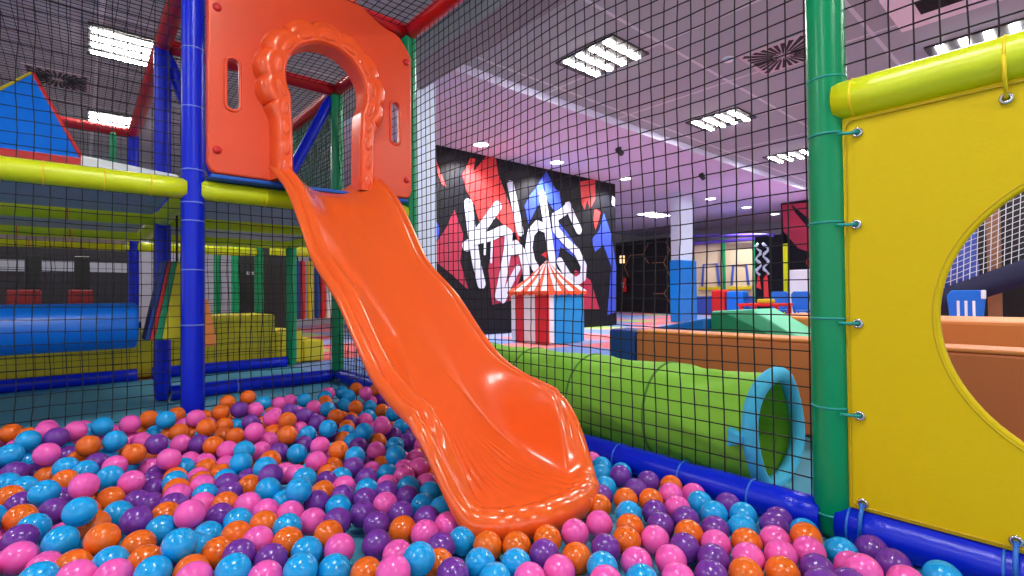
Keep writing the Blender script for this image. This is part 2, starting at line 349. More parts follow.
BALLS = """
p-1733,-1224,82 b-1443,-1472,110 o-1580,-1291,102 b-1622,-1140,133 b-1658,-1215,93 b-1026,-1866,85 p-1399,-1309,116 b-1361,-1625,80 b-1242,-1710,73
v-1508,-1228,104 b-1498,-1511,78 v-1736,-1121,89 p-1612,-929,139 b-1169,-1722,51 b-1701,-871,124 v-1041,-1678,53 p-288,-2550,67 p-1099,-1881,85
p-471,-2131,45 o-690,-2051,42 o-397,-2420,49 p-1127,-1649,60 p-607,-1971,49 p-770,-2068,45 b-846,-1784,39 p-1566,-1461,75 b-889,-1918,45
v-156,-2576,45 p-536,-2218,47 b-1130,-1351,123 v-452,-2206,45 v-744,-1992,46 p-509,-1974,45 o-1366,-1485,69 o-469,-2369,51 o-1744,-981,99
p-1707,-561,168 p-328,-2390,54 v-1274,-1596,63 p-1629,-1422,79 o-947,-1642,50 p-604,-2167,45 o-1511,-1330,77 v-606,-2075,45 b-152,-2666,50
b-1458,-1278,82 b-1196,-1614,62 p-399,-2343,53 p-259,-2429,54 v-973,-1926,53 v-452,-2282,45 p-1127,-1456,64 o-532,-2085,46 o-825,-1866,47
p-1496,-873,105 v-97,-2519,38 o-1220,-1544,69 v-994,-1580,57 v-524,-2315,45 p-1279,-1499,74 b-167,-2472,38 v-1333,-1552,77 p-920,-1715,55
v-1679,-934,84 b-825,-1977,44 b-1691,-1379,80 v-323,-2468,48 o-1113,-1774,44 o-767,-1914,45 o-1125,-1570,67 b-1801,-484,167 o-1598,-521,165
b-1715,-1049,87 p-1307,-1673,64 b-1568,-1378,73 p-379,-2251,46 p-1385,-776,132 v-996,-1492,59 b-1548,-819,119 p-1433,-1601,77 o-313,-2300,47
o-191,-2399,58 b-1523,-520,168 b-1179,-1214,97 p-845,-1711,54 b-681,-2125,44 b-1763,-371,183 o-1505,-1418,70 o-1551,-916,79 o-1474,-645,138
o-633,-1453,38 v-165,-2309,50 o-1314,-1432,75 p-245,-2343,47 o-686,-1945,48 v-389,-2095,45 v-920,-1792,47 v-1406,-620,154 b-227,-2168,54
b-1199,-1472,74 b-1539,-1049,73 b-245,-2258,50 v-1687,-371,180 v-1323,-1281,78 v-1078,-1512,68 o-417,-1898,45 b-1195,-942,116 o-1634,-1332,70
o-379,-2176,47 v-300,-2208,45 v-910,-1563,57 o-1242,-1411,75 p-593,-2272,45 b-1292,-1349,77 v-1077,-1350,70 b-1552,-291,182 p-846,-2049,46
p-918,-1480,61 b-904,-1995,45 v-313,-2128,50 v-178,-1796,54 b-173,-2094,48 o-214,-1629,38 o-467,-2048,48 p-1249,-1271,86 p-1633,-309,183
b-983,-869,87 b-397,-1457,38 p-1464,-281,174 o-1592,-1102,76 b-1366,-1358,65 p-1024,-1758,50 b-172,-2227,53 b-1039,-1419,67 p-226,-2615,45
p-968,-1038,95 p-1169,-1395,77 v-1153,-1147,116 b-408,-2001,53 v-332,-2039,46 p-1083,-658,148 v-870,-1641,56 v-1459,-1023,69 b-660,-2221,45
v-1786,-553,119 o-988,-768,140 o-321,-1926,48 b-563,-1428,52 v-267,-1452,38 o-1827,-100,167 b-1343,-307,176 o-1224,-491,158 o-1658,-724,107
p-264,-2072,52 b-1657,-613,121 b-1608,-669,113 p-1218,-1339,79 b-801,-1613,56 b-718,-1168,93 v-835,-1468,57 o-1440,-1200,89 o-1427,-1528,63
o-865,-982,100 o-263,-1979,46 p-696,-1302,75 p-490,-1418,38 o-965,-1852,44 p-1684,-1278,62 v-952,-1413,64 p-189,-2003,51 v-131,-1880,45
p-1318,-527,116 o-1226,-643,117 v-1753,-825,90 p-725,-1017,77 p-734,-2178,51 o-164,-1435,38 b-762,-1483,55 b-814,-743,129 v-870,-1134,75
v-98,-2146,38 p-1530,-690,117 v-1270,-1142,89 b-822,-1541,50 o-1206,-1104,83 o-1783,-756,97 o-1295,-1212,83 p-902,-890,104 v-1264,-578,117
b-1756,-687,100 o-1392,-197,168 b-1073,-1225,107 p-1396,-1057,88 o-1125,-524,109 p-1190,-707,105 p-1237,-329,169 b-709,-867,121 b-1152,-798,117
v-1056,-278,169 v-224,-1895,45 v-876,-1406,65 p-1322,-1011,87 v-429,-2514,72 o-1131,-272,168 v-354,-1854,46 o-582,-1313,38 o-1303,-365,127
p-596,-816,112 b-195,-1724,43 v-1000,-1355,68 v-875,-1257,68 v-1438,-857,61 b-396,-1279,38 o-925,-560,149 b-1150,-1071,121 p-1346,-1157,78
p-967,-475,151 b-1327,-1085,80 v-1488,-954,64 o-1036,-1288,73 v-1415,-1130,87 b-836,-1070,92 o-398,-1378,38 b-797,-1404,61 b-284,-1814,46
v-1260,-1052,88 p-230,-2511,38 b-1383,-902,85 p-768,-1323,68 p-963,-1275,67 p-1077,-736,86 b-1798,-625,104 o-1705,-565,89 v-362,-2544,59
v-548,-949,65 p-452,-1232,56 b-914,-1342,65 b-796,-1254,65 v-823,-460,134 v-1029,-797,85 v-180,-1559,38 p-104,-2034,38 v-1576,-563,107 p-985,-262,155
o-682,-489,113 b-1406,-1421,69 o-659,-1354,38 p-1719,-285,188 o-965,-48,180 v-91,-2292,38 o-1275,-797,77 p-1057,-1091,79 p-94,-1597,38 v-997,-1209,73
b-858,-616,87 p-194,-1348,38 b-262,-1260,38 p-522,-1032,61 o-94,-1946,38 v-504,-1292,38 v-259,-1006,38 p-1424,-634,73 v-792,-546,112 v-752,-909,77
p-1429,-340,108 v-1036,-398,129 b-1339,-746,81 p-1019,-622,90 b-451,-1007,38 o-528,-366,114 b-355,-440,64 p-723,-1398,51 b-706,-116,141
v-320,-1374,38 o-1388,-976,82 b-681,-383,131 v-922,-761,85 o-1128,-327,117 o-585,-1231,38 b-646,-1023,82 o-1095,-924,98 p-634,-1171,63 b-135,-1678,47
p-152,-1260,38 o-1066,-84,175 o-320,-1185,38 b-449,-705,65 o-515,-1185,38 b-1150,-1277,70 p-705,-255,123 p-254,-914,38 p-376,-155,139 o-653,-879,70
b-380,-972,38 p-97,-1403,38 o-1278,-87,148 v-1434,-779,66 p-826,-81,133 b-932,-1174,62 b-899,-81,147 b-191,-1057,38 b-510,-166,93 o-379,-364,75
p-539,-505,73 v-541,-811,62 o-121,-1170,50 v-863,-389,151 v-114,-1330,38 o-949,-1101,61 p-840,-1341,59 v-106,-1523,38 v-1654,-379,107 p-1268,-723,78
v-453,-829,57 o-1150,-424,96 b-462,-120,128 b-119,-2370,38 v-1739,-499,94 o-267,-695,38 b-373,-204,68 o-1247,-902,78 p-1071,-1018,71 v-1668,-821,80
p-193,-1187,38 b-1375,-239,108 b-249,-802,38 b-1251,-978,81 o-905,-1027,56 p-802,-1140,45 p-1306,-659,77 o-975,-524,96 p-759,-48,131 o-385,-48,151
b-1767,-362,107 b-472,-48,140 b-708,-680,78 v-169,-955,38 p-1311,-863,70 o-748,-743,68 b-369,-1082,38 v-1191,-1024,79 v-160,-766,38 p-162,-504,59
b-738,-817,74 p-1207,-768,66 p-111,-1009,38 b-98,-813,52 o-267,-48,125 p-169,-580,38 p-244,-595,38 o-1628,-455,101 b-1546,-489,104 o-1373,-821,74
o-1313,-937,77 p-450,-1142,38 v-267,-105,77 o-150,-668,38 v-414,-890,38 o-559,-1093,38 o-618,-179,125 o-668,-590,78 v-619,-510,79 p-719,-1234,57
o-741,-1097,42 o-275,-1122,38 b-189,-305,38 v-93,-887,38 b-1809,-927,100 o-110,-1092,38 b-1071,-282,95 p-862,-530,90 v-164,-416,38 v-174,-880,38
p-201,-195,38 p-99,-724,49 p-360,-819,38 b-1462,-570,68 v-1411,-708,65 p-93,-397,63 b-341,-906,38 o-99,-220,38 o-125,-57,56 b-491,-436,72
p-552,-48,144 b-593,-110,138 b-112,-1752,38 p-272,-440,38 v-289,-520,38 v-323,-607,38 o-1251,-317,97 p-1454,-269,101 o-1328,-297,104 p-1722,-95,164
o-1775,-153,154 b-367,-692,38 o-1167,-112,121 b-1592,-170,142 p-1257,-153,106 p-336,-134,80 v-96,-532,38 o-1412,-156,109 p-96,-608,38 v-783,-668,84
o-1406,-522,85 o-587,-442,76 o-144,-127,38 p-515,-639,79 v-209,-75,38 b-1667,-305,109 p-1660,-1024,38 v-789,-1030,38 p-907,-310,126 o-1609,-985,76
p-1781,-963,38 o-1486,-445,94 b-961,-700,103 o-965,-807,38 p-1515,-102,110 p-1045,-548,104 o-1063,-174,104 p-1612,-76,140 p-99,-326,38 p-1855,-48,122
b-1656,-1122,38 o-957,-269,84 v-770,-415,101 o-885,-159,99 p-1796,-304,145 v-1454,-1359,38 p-1643,-235,104 o-1128,-706,38 b-1215,-391,108
v-593,-685,52 o-1607,-809,38 p-1549,-273,107 b-1370,-405,91 v-1707,-431,95 v-807,-529,38 p-880,-831,38 b-1550,-753,83 o-452,-623,38 v-805,-951,38
b-1353,-130,148 p-529,-57,54 b-667,-809,38 o-545,-232,38 p-797,-290,111 b-956,-182,111 p-513,-567,38 b-407,-760,38 o-932,-363,79 b-1095,-1157,38
p-650,-311,79 v-503,-890,38 v-1000,-88,128 b-1852,-388,132 b-469,-294,38 p-304,-364,38 p-1167,-183,97 p-1185,-575,75 v-1008,-333,99 v-1056,-448,38
p-646,-1095,38 o-1607,-728,38 v-670,-392,38 b-992,-986,38 b-321,-64,38 v-1221,-213,138 b-931,-904,38 p-306,-262,38 p-1730,-230,131 p-1395,-1277,38
o-1582,-352,100 v-1297,-460,84 v-1512,-368,123 p-664,-193,38 b-466,-107,50 v-621,-962,38 b-1224,-51,104 o-1053,-901,38 o-751,-380,38 b-751,-619,38
b-943,-651,38 b-775,-182,97 v-1510,-203,104 p-1822,-865,60 b-810,-779,38 v-578,-302,38 p-835,-695,38 v-521,-701,38 v-1247,-512,64 p-541,-371,38
b-1179,-640,38 o-394,-59,51 b-1497,-1191,38 b-460,-375,38 b-1582,-1223,38 p-1793,-1040,38 b-1166,-491,38 p-545,-128,38 p-635,-72,74 o-781,-289,38
v-1071,-524,38 o-956,-471,38 v-1712,-737,38 b-1090,-78,71 v-1862,-1717,38 p-1747,-1476,38 b-853,-201,38 p-974,-2490,38 o-2132,-941,38 o-1753,-882,38
p-1365,-2121,38 o-1022,-2229,38 v-1601,-1650,38 b-1409,-321,38 p-1713,-2155,38 o-1823,-1205,38 o-288,-2659,38 o-1436,-460,38 o-1790,-577,38
o-1918,-860,38 b-1356,-171,38 b-1061,-2383,38 o-1127,-2151,38 p-1962,-1020,38 p-450,-180,38 v-1732,-1560,38 b-2185,-441,38 v-1972,-1250,38
p-1736,-318,38 p-1253,-1826,38 b-649,-733,38 o-1086,-818,38 b-1148,-968,38 v-1756,-250,63 p-2031,-992,49 o-1833,-1383,38 v-1763,-1314,38
b-1788,-1880,38 v-1471,-126,38 o-838,-2485,38 o-1991,-1460,38 v-1026,-690,38 v-1566,-1944,38 b-956,-2176,38 p-1526,-2134,38 b-1320,-390,38
b-1910,-729,38 b-452,-512,38 o-681,-119,38 o-865,-268,69 v-1830,-490,38 o-723,-518,38 o-2107,-922,106 o-1138,-144,38 b-1618,-556,38 b-1527,-2016,38
o-2032,-80,38 o-1754,-1633,38 v-2119,-1039,38 b-2113,-477,38 o-1914,-1194,38 v-2206,-472,102 p-1510,-238,38 o-1521,-1749,38 p-1793,-120,38
o-1923,-310,38 p-469,-2581,38 b-845,-2318,38 b-1951,-852,104 o-1859,-1904,38 v-2068,-476,98 v-767,-2431,38 b-2186,-814,38 v-1187,-872,38
b-1105,-316,38 b-1296,-1987,38 p-2134,-998,99 o-1031,-109,38 b-1630,-2075,38 v-2257,-295,38 o-2363,-125,38 v-1584,-1545,38 p-940,-2084,38
o-2317,-141,95 v-1449,-1669,38 o-856,-2129,38 v-1854,-218,38 p-1248,-2064,38 p-1914,-1110,38 p-1874,-200,108 p-691,-2420,38 v-1266,-579,38
o-2085,-776,38 o-1666,-408,38 v-1112,-212,55 p-562,-2539,38 o-2293,-110,159 v-1012,-248,38 o-115,-2769,38 o-751,-2343,38 o-2091,-313,38
v-1685,-122,38 p-2254,-226,65 b-1374,-2016,38 p-236,-2747,38 b-2029,-350,54 p-587,-601,38 b-1084,-2039,38 b-1667,-136,109 v-2136,-701,38
p-897,-414,38 o-1972,-1591,38 p-1844,-1102,64 o-2248,-318,108 b-2197,-702,80 v-2185,-195,38 b-607,-2382,38 b-1943,-446,38 o-869,-119,38
v-1909,-1397,38 v-1550,-74,38 p-1966,-1361,71 p-1769,-2008,38 v-558,-2461,38 p-1945,-768,91 p-1996,-1106,38 p-1232,-2148,38 b-1697,-1946,38
p-1659,-1798,38 o-2025,-144,75 o-1198,-317,38 b-1485,-1835,38 o-761,-139,38 o-704,-2495,38 o-1902,-1531,38 o-1971,-1165,78 b-1495,-693,38
b-1415,-1938,38 p-1940,-57,38 o-1313,-100,38 b-1918,-1045,92 v-2159,-753,119 p-935,-2308,38 v-1894,-460,92 b-2156,-544,38 p-2130,-378,38
p-889,-2429,38 p-1746,-115,96 p-1006,-376,38 b-850,-2235,38 v-2059,-325,118 v-1662,-1602,38 p-1759,-399,38 o-691,-2573,38 v-1042,-2124,38
b-1907,-1262,72 o-1027,-2313,38 b-1952,-138,38 p-2237,-626,38 b-911,-553,38 v-1473,-380,38 p-1948,-678,77 v-2075,-1230,38 o-2037,-242,38
b-1882,-821,91 v-2367,-139,151 p-2295,-194,143 b-2409,-76,96 p-989,-2413,38 p-1514,-621,38 v-1170,-2268,38 b-705,-281,38 p-1857,-596,65
o-1584,-120,86 v-2240,-610,112 p-2136,-453,120 b-2069,-688,70 o-1610,-323,38 p-1447,-2080,38 b-1803,-1781,38 v-1830,-401,62 b-1604,-635,38
p-1864,-547,121 o-1356,-1737,38 o-1683,-222,38 v-1203,-255,79 b-1084,-634,38 p-1838,-696,38 b-1944,-73,111 b-2066,-803,105 o-1077,-1959,38
v-1435,-59,38 p-1869,-1626,38 b-925,-62,38 p-1920,-522,38 o-2205,-92,38 v-1892,-930,38 v-1207,-1966,38 v-1837,-276,82 b-2073,-72,100 p-1882,-128,65
b-993,-2027,38 v-1623,-1871,38 v-1984,-493,79 p-2238,-512,38 v-1416,-230,38 o-2151,-338,98 o-1979,-354,110 o-2182,-225,106 v-1926,-596,95
v-2374,-215,38 o-1471,-1113,38 b-2275,-435,38 b-1974,-165,126 v-2037,-1085,96 b-899,-2548,38 b-1532,-822,38 v-2011,-699,116 o-1926,-216,159
b-765,-60,38 v-2219,-181,154 p-1492,-1580,38 p-2300,-437,108 v-2021,-532,132 b-1367,-1860,38 o-1908,-1801,38 b-2185,-541,123 p-2041,-627,38
p-2215,-367,38 o-1304,-256,38 o-1986,-967,103 p-1189,-1161,38 v-1412,-65,108 b-1876,-963,103 o-1311,-2190,38 p-1237,-405,38 v-1854,-1326,82
b-2118,-192,72 v-2022,-625,110 p-2421,-54,167 v-1224,-86,38 b-2044,-853,38 o-1899,-315,108 p-2280,-62,38 o-1672,-1680,38 p-1182,-1875,38
o-1137,-1060,38 v-1839,-1463,38 o-1784,-2119,38 v-1875,-709,102 v-1264,-1912,38 v-1697,-625,38 b-2122,-294,151 p-2154,-835,102 v-2167,-145,106
v-1356,-456,38 o-679,-2317,38 b-1924,-248,80 p-2148,-667,126 o-2103,-218,141 p-1357,-555,38 p-1549,-398,38 v-617,-239,74 o-961,-168,38
v-1846,-2044,38 p-2032,-229,111 b-1686,-494,38 o-1803,-1540,52 b-2040,-130,147 o-2122,-114,38 o-2124,-577,96 o-852,-337,38 b-2239,-130,92
b-2183,-80,140 v-1902,-127,142 p-1514,-314,38 v-1247,-186,38 b-1526,-1655,38 p-1601,-190,38 o-2263,-534,126 v-1613,-1724,53 o-2212,-393,108
p-1820,-782,38 p-1964,-431,116 p-1985,-269,155 o-1752,-1721,38 p-1491,-1934,38 b-1618,-914,38 o-1500,-504,38 p-1866,-1026,38 v-1640,-64,52
o-2300,-352,61 o-832,-460,53 o-2060,-542,38 b-764,-2542,38 o-1770,-1401,74 o-2035,-436,38 v-2115,-52,159 p-892,-451,103 o-1984,-803,38 v-1915,-384,69
b-2307,-370,140 p-848,-50,57 v-2061,-1144,38 v-1660,-1510,38 b-1996,-910,38 o-2033,-907,103 p-1848,-59,38 v-1938,-505,137 v-1161,-2040,38
v-1576,-473,38 b-1435,-1765,38 b-2162,-290,38 o-1582,-1802,38 p-469,-2458,38 o-1115,-389,38 b-749,-2259,38 p-2011,-732,38 b-1802,-196,87
v-2028,-399,144 o-1705,-1869,38 o-2294,-271,144 p-1685,-52,111 p-1799,-1268,84 p-1338,-68,101 o-1633,-1998,38 p-812,-867,38 p-1429,-2169,38
v-2125,-864,38 v-2255,-53,107 b-1872,-637,126 p-2139,-625,38 v-1117,-2322,38 b-1734,-53,38 o-1927,-1669,57 b-2317,-267,71 b-1255,-2244,38
o-2339,-52,83 b-1973,-578,38 p-1819,-1010,102 b-1105,-2232,38 b-1994,-288,78 v-1157,-51,38 v-2033,-58,167 b-2117,-145,162 p-1000,-565,38 
"""
# ------------------------------------------------------------------ nets
def net(name, label, o, u, v, W, H, sp, r, m=None, sag=.012, knots=True, group=None, cut=None, nrm=None, mult=1):
    """knotted square net spanning o + u*[0,W] + v*[0,H]"""
    o, u, v = Vector(o), Vector(u), Vector(v); nv = u.cross(v)
    nu, nvn = max(2, round(W/sp)), max(2, round(H/sp))
    rnd = random.Random(hash(name+label) & 0xffff)
    rnd = random.Random(len(label)*31+int(W*100))
    ph = [rnd.uniform(0, 6.28) for _ in range(6)]
    def P(i, j):
        a, b = i/nu, j/nvn
        e = 4*a*(1-a)*4*b*(1-b)
        ed = min(1, 6*min(a, 1-a))*min(1, 6*min(b, 1-b))
        off = sag*(math.sin(3.1*a*PI+ph[0])*math.cos(2.3*b*PI+ph[1])+.5*math.sin(7*a+5*b+ph[2]))*min(1, e*2)
        du = .0045*mult*math.sin(5*b*PI+3*a+ph[3])*ed+.0016*rnd.uniform(-1, 1)*ed*mult
        dv = .0045*mult*math.sin(4*a*PI+2*b+ph[4])*ed+.0016*rnd.uniform(-1, 1)*ed*mult
        return o+u*(W*a+du)+v*(H*b+dv)+nv*off
    G = [[P(i, j) for j in range(nvn+1)] for i in range(nu+1)]
    b = MB()
    ok = cut or (lambda p: True)
    def strand(pts):
        run = []
        for p in pts+[None]:
            if p is not None and ok(p): run.append(p)
            else:
                if len(run) > 1: b.sweep(run, r, 4, caps=False)
                run = []
    for i in range(nu+1): strand([G[i][j] for j in range(nvn+1)])
    for j in range(nvn+1): strand([G[i][j] for i in range(nu+1)])
    if knots:
        for i in range(nu+1):
            for j in range(nvn+1):
                p = G[i][j]
                if ok(p):
                    k = r*2.0
                    b.add([p+u*k, p-u*k, p+v*k, p-v*k, p+nv*k, p-nv*k],
                          [(0,2,4),(2,1,4),(1,3,4),(3,0,4),(2,0,5),(1,2,5),(3,1,5),(0,3,5)])
    ob = b.build(name, m or M['net'], base=o, recalc=False)
    return tag(ob, label, 'net', group)

X, Y, Z = Vector((1,0,0)), Vector((0,1,0)), Vector((0,0,1))
NS, NR = .0525, .0024
net('safety_net', 'black safety net stretched between the two green posts above the blue floor tube', (0, -2.35, .1), Y, Z, 2.3, 2.27, NS, NR)
net('safety_net', 'black net stretched above the lime yellow tube on top of the yellow panel', (0, -3.6, 1.28), Y, Z, 1.15, 1.1, NS, NR)
net('safety_net', 'black net hanging under the lime yellow tube, left of the front blue post', (-3.7, 0, .03), X, Z, 2.45, 1.15, NS, NR)
net('safety_net', 'black net under the orange archway panel, behind the slide', (-1.15, .0, .05), X, Z, 1.1, 1.13, NS, NR)
net('safety_net', 'black net above the deck beside the blue pyramid, left of the front blue post', (-3.7, 0, 1.28), X, Z, 2.45, 1.1, NS, NR)
net('roof_net', 'black roof net stretched over the ball pit between red tubes', (-1.2, -2.4, ZT), X, Y, 1.15, 2.35, NS, NR, mult=1.3)
net('roof_net', 'black roof net over the deck, seen through the orange archway', (-1.15, .05, ZT), X, Y, 1.1, 2.3, NS, NR)
net('roof_net', 'black roof net over the left decks, in front of the ceiling lights', (-3.7, .05, ZT), X, Y, 2.45, 3.5, NS, NR)
net('safety_net', 'black side net between green posts, seen through the right side of the archway', (0, .05, 1.28), Y, Z, 2.3, 1.1, NS, NR)
net('safety_net', 'black net low behind the slide, between the back green post and the next post', (0, .05, .1), Y, Z, 1.1, 1.1, NS, NR)
net('safety_net', 'black net along the far side of the tower below deck height', (-1.15, 2.4, .1), X, Z, 1.1, 1.1, NS, NR*1.1)
net('safety_net', 'black net across the back of the deck seen through the archway', (-1.15, 2.4, 1.28), X, Z, 1.1, 1.1, NS, NR)
net('safety_net', 'black net deep below the left decks behind the blue roller', (-3.7, 2.4, .1), X, Z, 2.45, 1.1, NS, NR)
net('safety_net', 'black net along the far side of the left decks above the deck boards', (-3.7, 3.6, 1.28), X, Z, 2.45, 1.1, NS, NR)

# ------------------------------------------------------------------ frame of the play structure
G1 = 'padded posts of the play tower'
fp = padded('padded_post', 'thick green padded post in front between the net and the yellow panel', 'post', (.004, -2.404, .012), (.004, -2.404, 2.6), .049, M['green_vinyl'],
            ties=(.06, .36, .61, .88, 1.13, 1.29), tie_mat=M['teal_tie'])
padded('padded_post', 'green padded post at the right edge of the orange archway panel', 'post', (0, 0, .012), (0, 0, 2.44), PR, M['green_vinyl'], ties=(1.4, 2.2))
padded('padded_post', 'blue padded post at the left edge of the orange archway panel', 'post', (-1.2, 0, .012), (-1.2, 0, 2.6), PR, M['blue_vinyl'],
       ties=(.55, .82, 1.06, 1.15, 1.31, 1.62, 1.91), tie_mat=M['pale_tie'])
padded('padded_post', 'green padded post seen through the archway under the red roof tubes', 'post', (0, 1.2, .012), (0, 1.2, 2.44), PR, M['green_vinyl'], ties=(1.5,))
padded('padded_post', 'blue padded post just behind and left of the front blue post', 'post', (-1.2, 1.2, .012), (-1.2, 1.2, 2.44), PR, M['blue_vinyl'], ties=(.6, 1.5), tie_mat=M['pale_tie'])
padded('padded_post', 'dark green post beside the hanging striped rollers behind the slide', 'post', (0, 2.4, .012), (0, 2.4, 2.44), PR, M['green_vinyl'])
padded('padded_post', 'dark green post left of the black board, in the far row', 'post', (0, 3.6, .012), (0, 3.6, 1.3), PR, M['green_vinyl'])
padded('padded_post', 'dark green post in the far row, second from the black board', 'post', (0, 4.8, .012), (0, 4.8, 1.5), PR, M['green_vinyl'])
padded('padded_post', 'dark green post in the far row, third from the black board', 'post', (0, 6, .012), (0, 6, 1.6), PR, M['green_vinyl'])
padded('padded_post', 'blue post under the left decks beyond the end of the blue roller', 'post', (-1.2, 3.6, .012), (-1.2, 3.6, 2.44), PR, M['blue_vinyl'])
padded('padded_post', 'thin green post above the left deck beyond the blue pyramid', 'post', (-1.37, 3.52, 1.29), (-1.37, 3.52, 2.36), .03, M['green_vinyl'])

# lime yellow deck tubes
padded('padded_tube', 'lime yellow tube along the top of the yellow panel with the round hole', 'tube', (0, -2.43, ZD), (0, -3.62, ZD), .054, M['lime_vinyl'], ties=(.045, .345), tie_mat=M['yellow_tie'], pinch=False)
padded('padded_tube', 'bright lime yellow tube along the front edge of the left deck', 'tube', (-1.23, 0, ZD), (-3.62, 0, ZD), PR, M['lime_vinyl'], ties=(.14, .31, .51, .64), tie_mat=M['yellow_tie'], pinch=False)
padded('padded_tube', 'lime yellow tube below the orange archway panel, behind the slide top', 'tube', (-1.17, 0, ZD), (-.03, 0, ZD), PR, M['lime_vinyl'], ties=(.3, .8), tie_mat=M['yellow_tie'], pinch=False)
for y, a in ((1.2, 'first row under the left deck'), (2.4, 'second row under the left deck'), (3.6, 'farthest row under the left deck')):
    padded('padded_tube', 'shaded lime yellow cross tube, ' + a, 'tube', (-1.23, y, ZD), (-3.62, y, ZD), PR, M['lime_vinyl'], ties=(.45, .75), tie_mat=M['orange_tie'], pinch=False)
    if y < 3: padded('padded_tube', 'lime yellow cross tube seen under the tower deck, ' + ('nearer' if y == 1.2 else 'farther') + ' of the two', 'tube', (-1.17, y, ZD), (-.03, y, ZD), PR, M['lime_vinyl'], pinch=False)
for x, y0, y1, a in ((-1.2, .03, 1.17, 'lime yellow tube running back from the front blue post under the deck'), (-1.2, 1.23, 2.37, 'lime yellow tube running back from the second blue post under the deck'),
                     (0, .03, 1.17, 'lime yellow tube running back from the green post at the archway edge'), (0, 1.23, 2.37, 'lime yellow tube running back along the far right deck edge')):
    padded('padded_tube', a, 'tube', (x, y0, ZD), (x, y1, ZD), PR, M['lime_vinyl'], pinch=False)
padded('padded_tube', 'lime yellow tube far behind under the deck, joining the far dark green posts', 'tube', (-1.17, 3.6, ZD), (-.03, 3.6, ZD), PR, M['lime_vinyl'], pinch=False)

# blue floor tubes
padded('padded_tube', 'blue padded floor tube along the pit edge under the net, right of the slide', 'tube', (0, -.04, ZB), (0, -2.38, ZB), .052, M['blue_vinyl'], ties=(.9, 1.2, 1.62, 1.9, 2.14), tie_mat=M['blue_tie'], pinch=False)
padded('padded_tube', 'blue padded floor tube along the bottom of the yellow panel', 'tube', (0, -2.42, ZB), (0, -3.62, ZB), .054, M['blue_vinyl'], ties=(.03, .335), tie_mat=M['blue_tie'], pinch=False)
padded('padded_tube', 'blue floor tube from the back green post to the post behind the slide', 'tube', (0, .05, ZB), (0, 1.15, ZB), PR, M['blue_vinyl'], pinch=False)
padded('padded_tube', 'blue floor tube behind the pit between the second blue post and the green post', 'tube', (-1.15, 1.2, ZB), (-.05, 1.2, ZB), PR, M['blue_vinyl'], ties=(.4,), tie_mat=M['pale_tie'], pinch=False)
padded('padded_tube', 'blue floor tube in front of the yellow foam steps', 'tube', (-1.15, 2.4, ZB), (-.05, 2.4, ZB), PR, M['blue_vinyl'], pinch=False)
padded('padded_tube', 'long blue floor tube far left below the blue roller', 'tube', (-1.25, 2.4, ZB), (-3.9, 2.4, ZB), PR, M['blue_vinyl'], pinch=False)

# red roof tubes
padded('roof_tube', 'red roof tube above the orange panel between the blue and green posts', 'tube', (-1.2, 0, ZT), (-.04, 0, ZT), PR, M['red_vinyl'], pinch=False)
padded('roof_tube', 'red roof tube running forward along the top of the big net', 'tube', (0, -.0, ZT), (0, -3.6, ZT), PR, M['red_vinyl'], pinch=False)
padded('roof_tube', 'red roof tube running back from the top of the green post, behind the panel', 'tube', (0, .05, ZT), (0, 1.16, ZT), PR, M['red_vinyl'], pinch=False)
padded('roof_tube', 'red roof tube seen through the archway, running back to the far corner', 'tube', (0, 1.24, ZT), (0, 2.4, ZT), PR, M['red_vinyl'], pinch=False)
padded('roof_tube', 'red roof tube seen across the archway opening', 'tube', (-1.16, 1.2, ZT), (-.04, 1.2, ZT), PR, M['red_vinyl'], pinch=False)
padded('roof_tube', 'red roof tube leading back above the second blue post, left of the panel', 'tube', (-1.2, .05, ZT), (-1.2, 3.56, ZT), PR, M['red_vinyl'], pinch=False)
padded('roof_tube', 'red roof tube across the back of the left deck, beside the blue pyramid', 'tube', (-1.2, 3.6, ZT), (-3.6, 3.6, ZT), PR, M['red_vinyl'], pinch=False)
padded('diagonal_brace', 'blue diagonal brace seen through the archway', 'brace', (-.03, 1.24, 2.36), (-.52, 1.24, 1.34), .042, M['blue_vinyl'])
padded('diagonal_brace', 'blue diagonal brace behind the front blue post, left of the panel', 'brace', (-1.17, 1.24, 2.36), (-.80, 1.24, 1.34), .042, M['blue_vinyl'])

# deck boards
def deck(x0, y0, x1, y1, label, front=False):
    r = thing('deck', label, 'deck', (x0, y0, 1.2))
    b = MB(); b.box((x0, y0, 1.245), (x1, y1, 1.262)); b.build('board', M['deck_grey'], r)
    b = MB(); b.box((x0, y0-.0, 1.2625), (x1, y1, 1.292)); b.build('deck_mat', M['deck_blue'], r, bevel=.008)
    if front:
        b = MB(); b.box((x0, -.098, 1.282), (x1, y0-.001, 1.302)); b.build('edge_strip', M['deck_blue'], r, bevel=.006)
deck(-1.14, .06, -.06, 1.14, 'deck board with blue mat at the top of the slide', True)
deck(-1.14, 1.26, -.06, 2.34, 'deck board behind the slide entrance deck')
deck(-3.6, .06, -1.26, 1.14, 'grey underside deck board of the left platform, front bay')
deck(-3.6, 1.26, -1.26, 2.34, 'grey deck board of the left platform, middle bay')
deck(-3.6, 2.46, -1.26, 3.54, 'grey deck board of the left platform, far bay')

# green mesh screen behind the brace inside the archway
net('safety_net', 'dark green close net on the tower side seen through the archway below the red tube', (.03, 1.27, 1.28), Y, Z, 1.1, 1.09, .036, .0045, M['green_net'], sag=.006, knots=False)

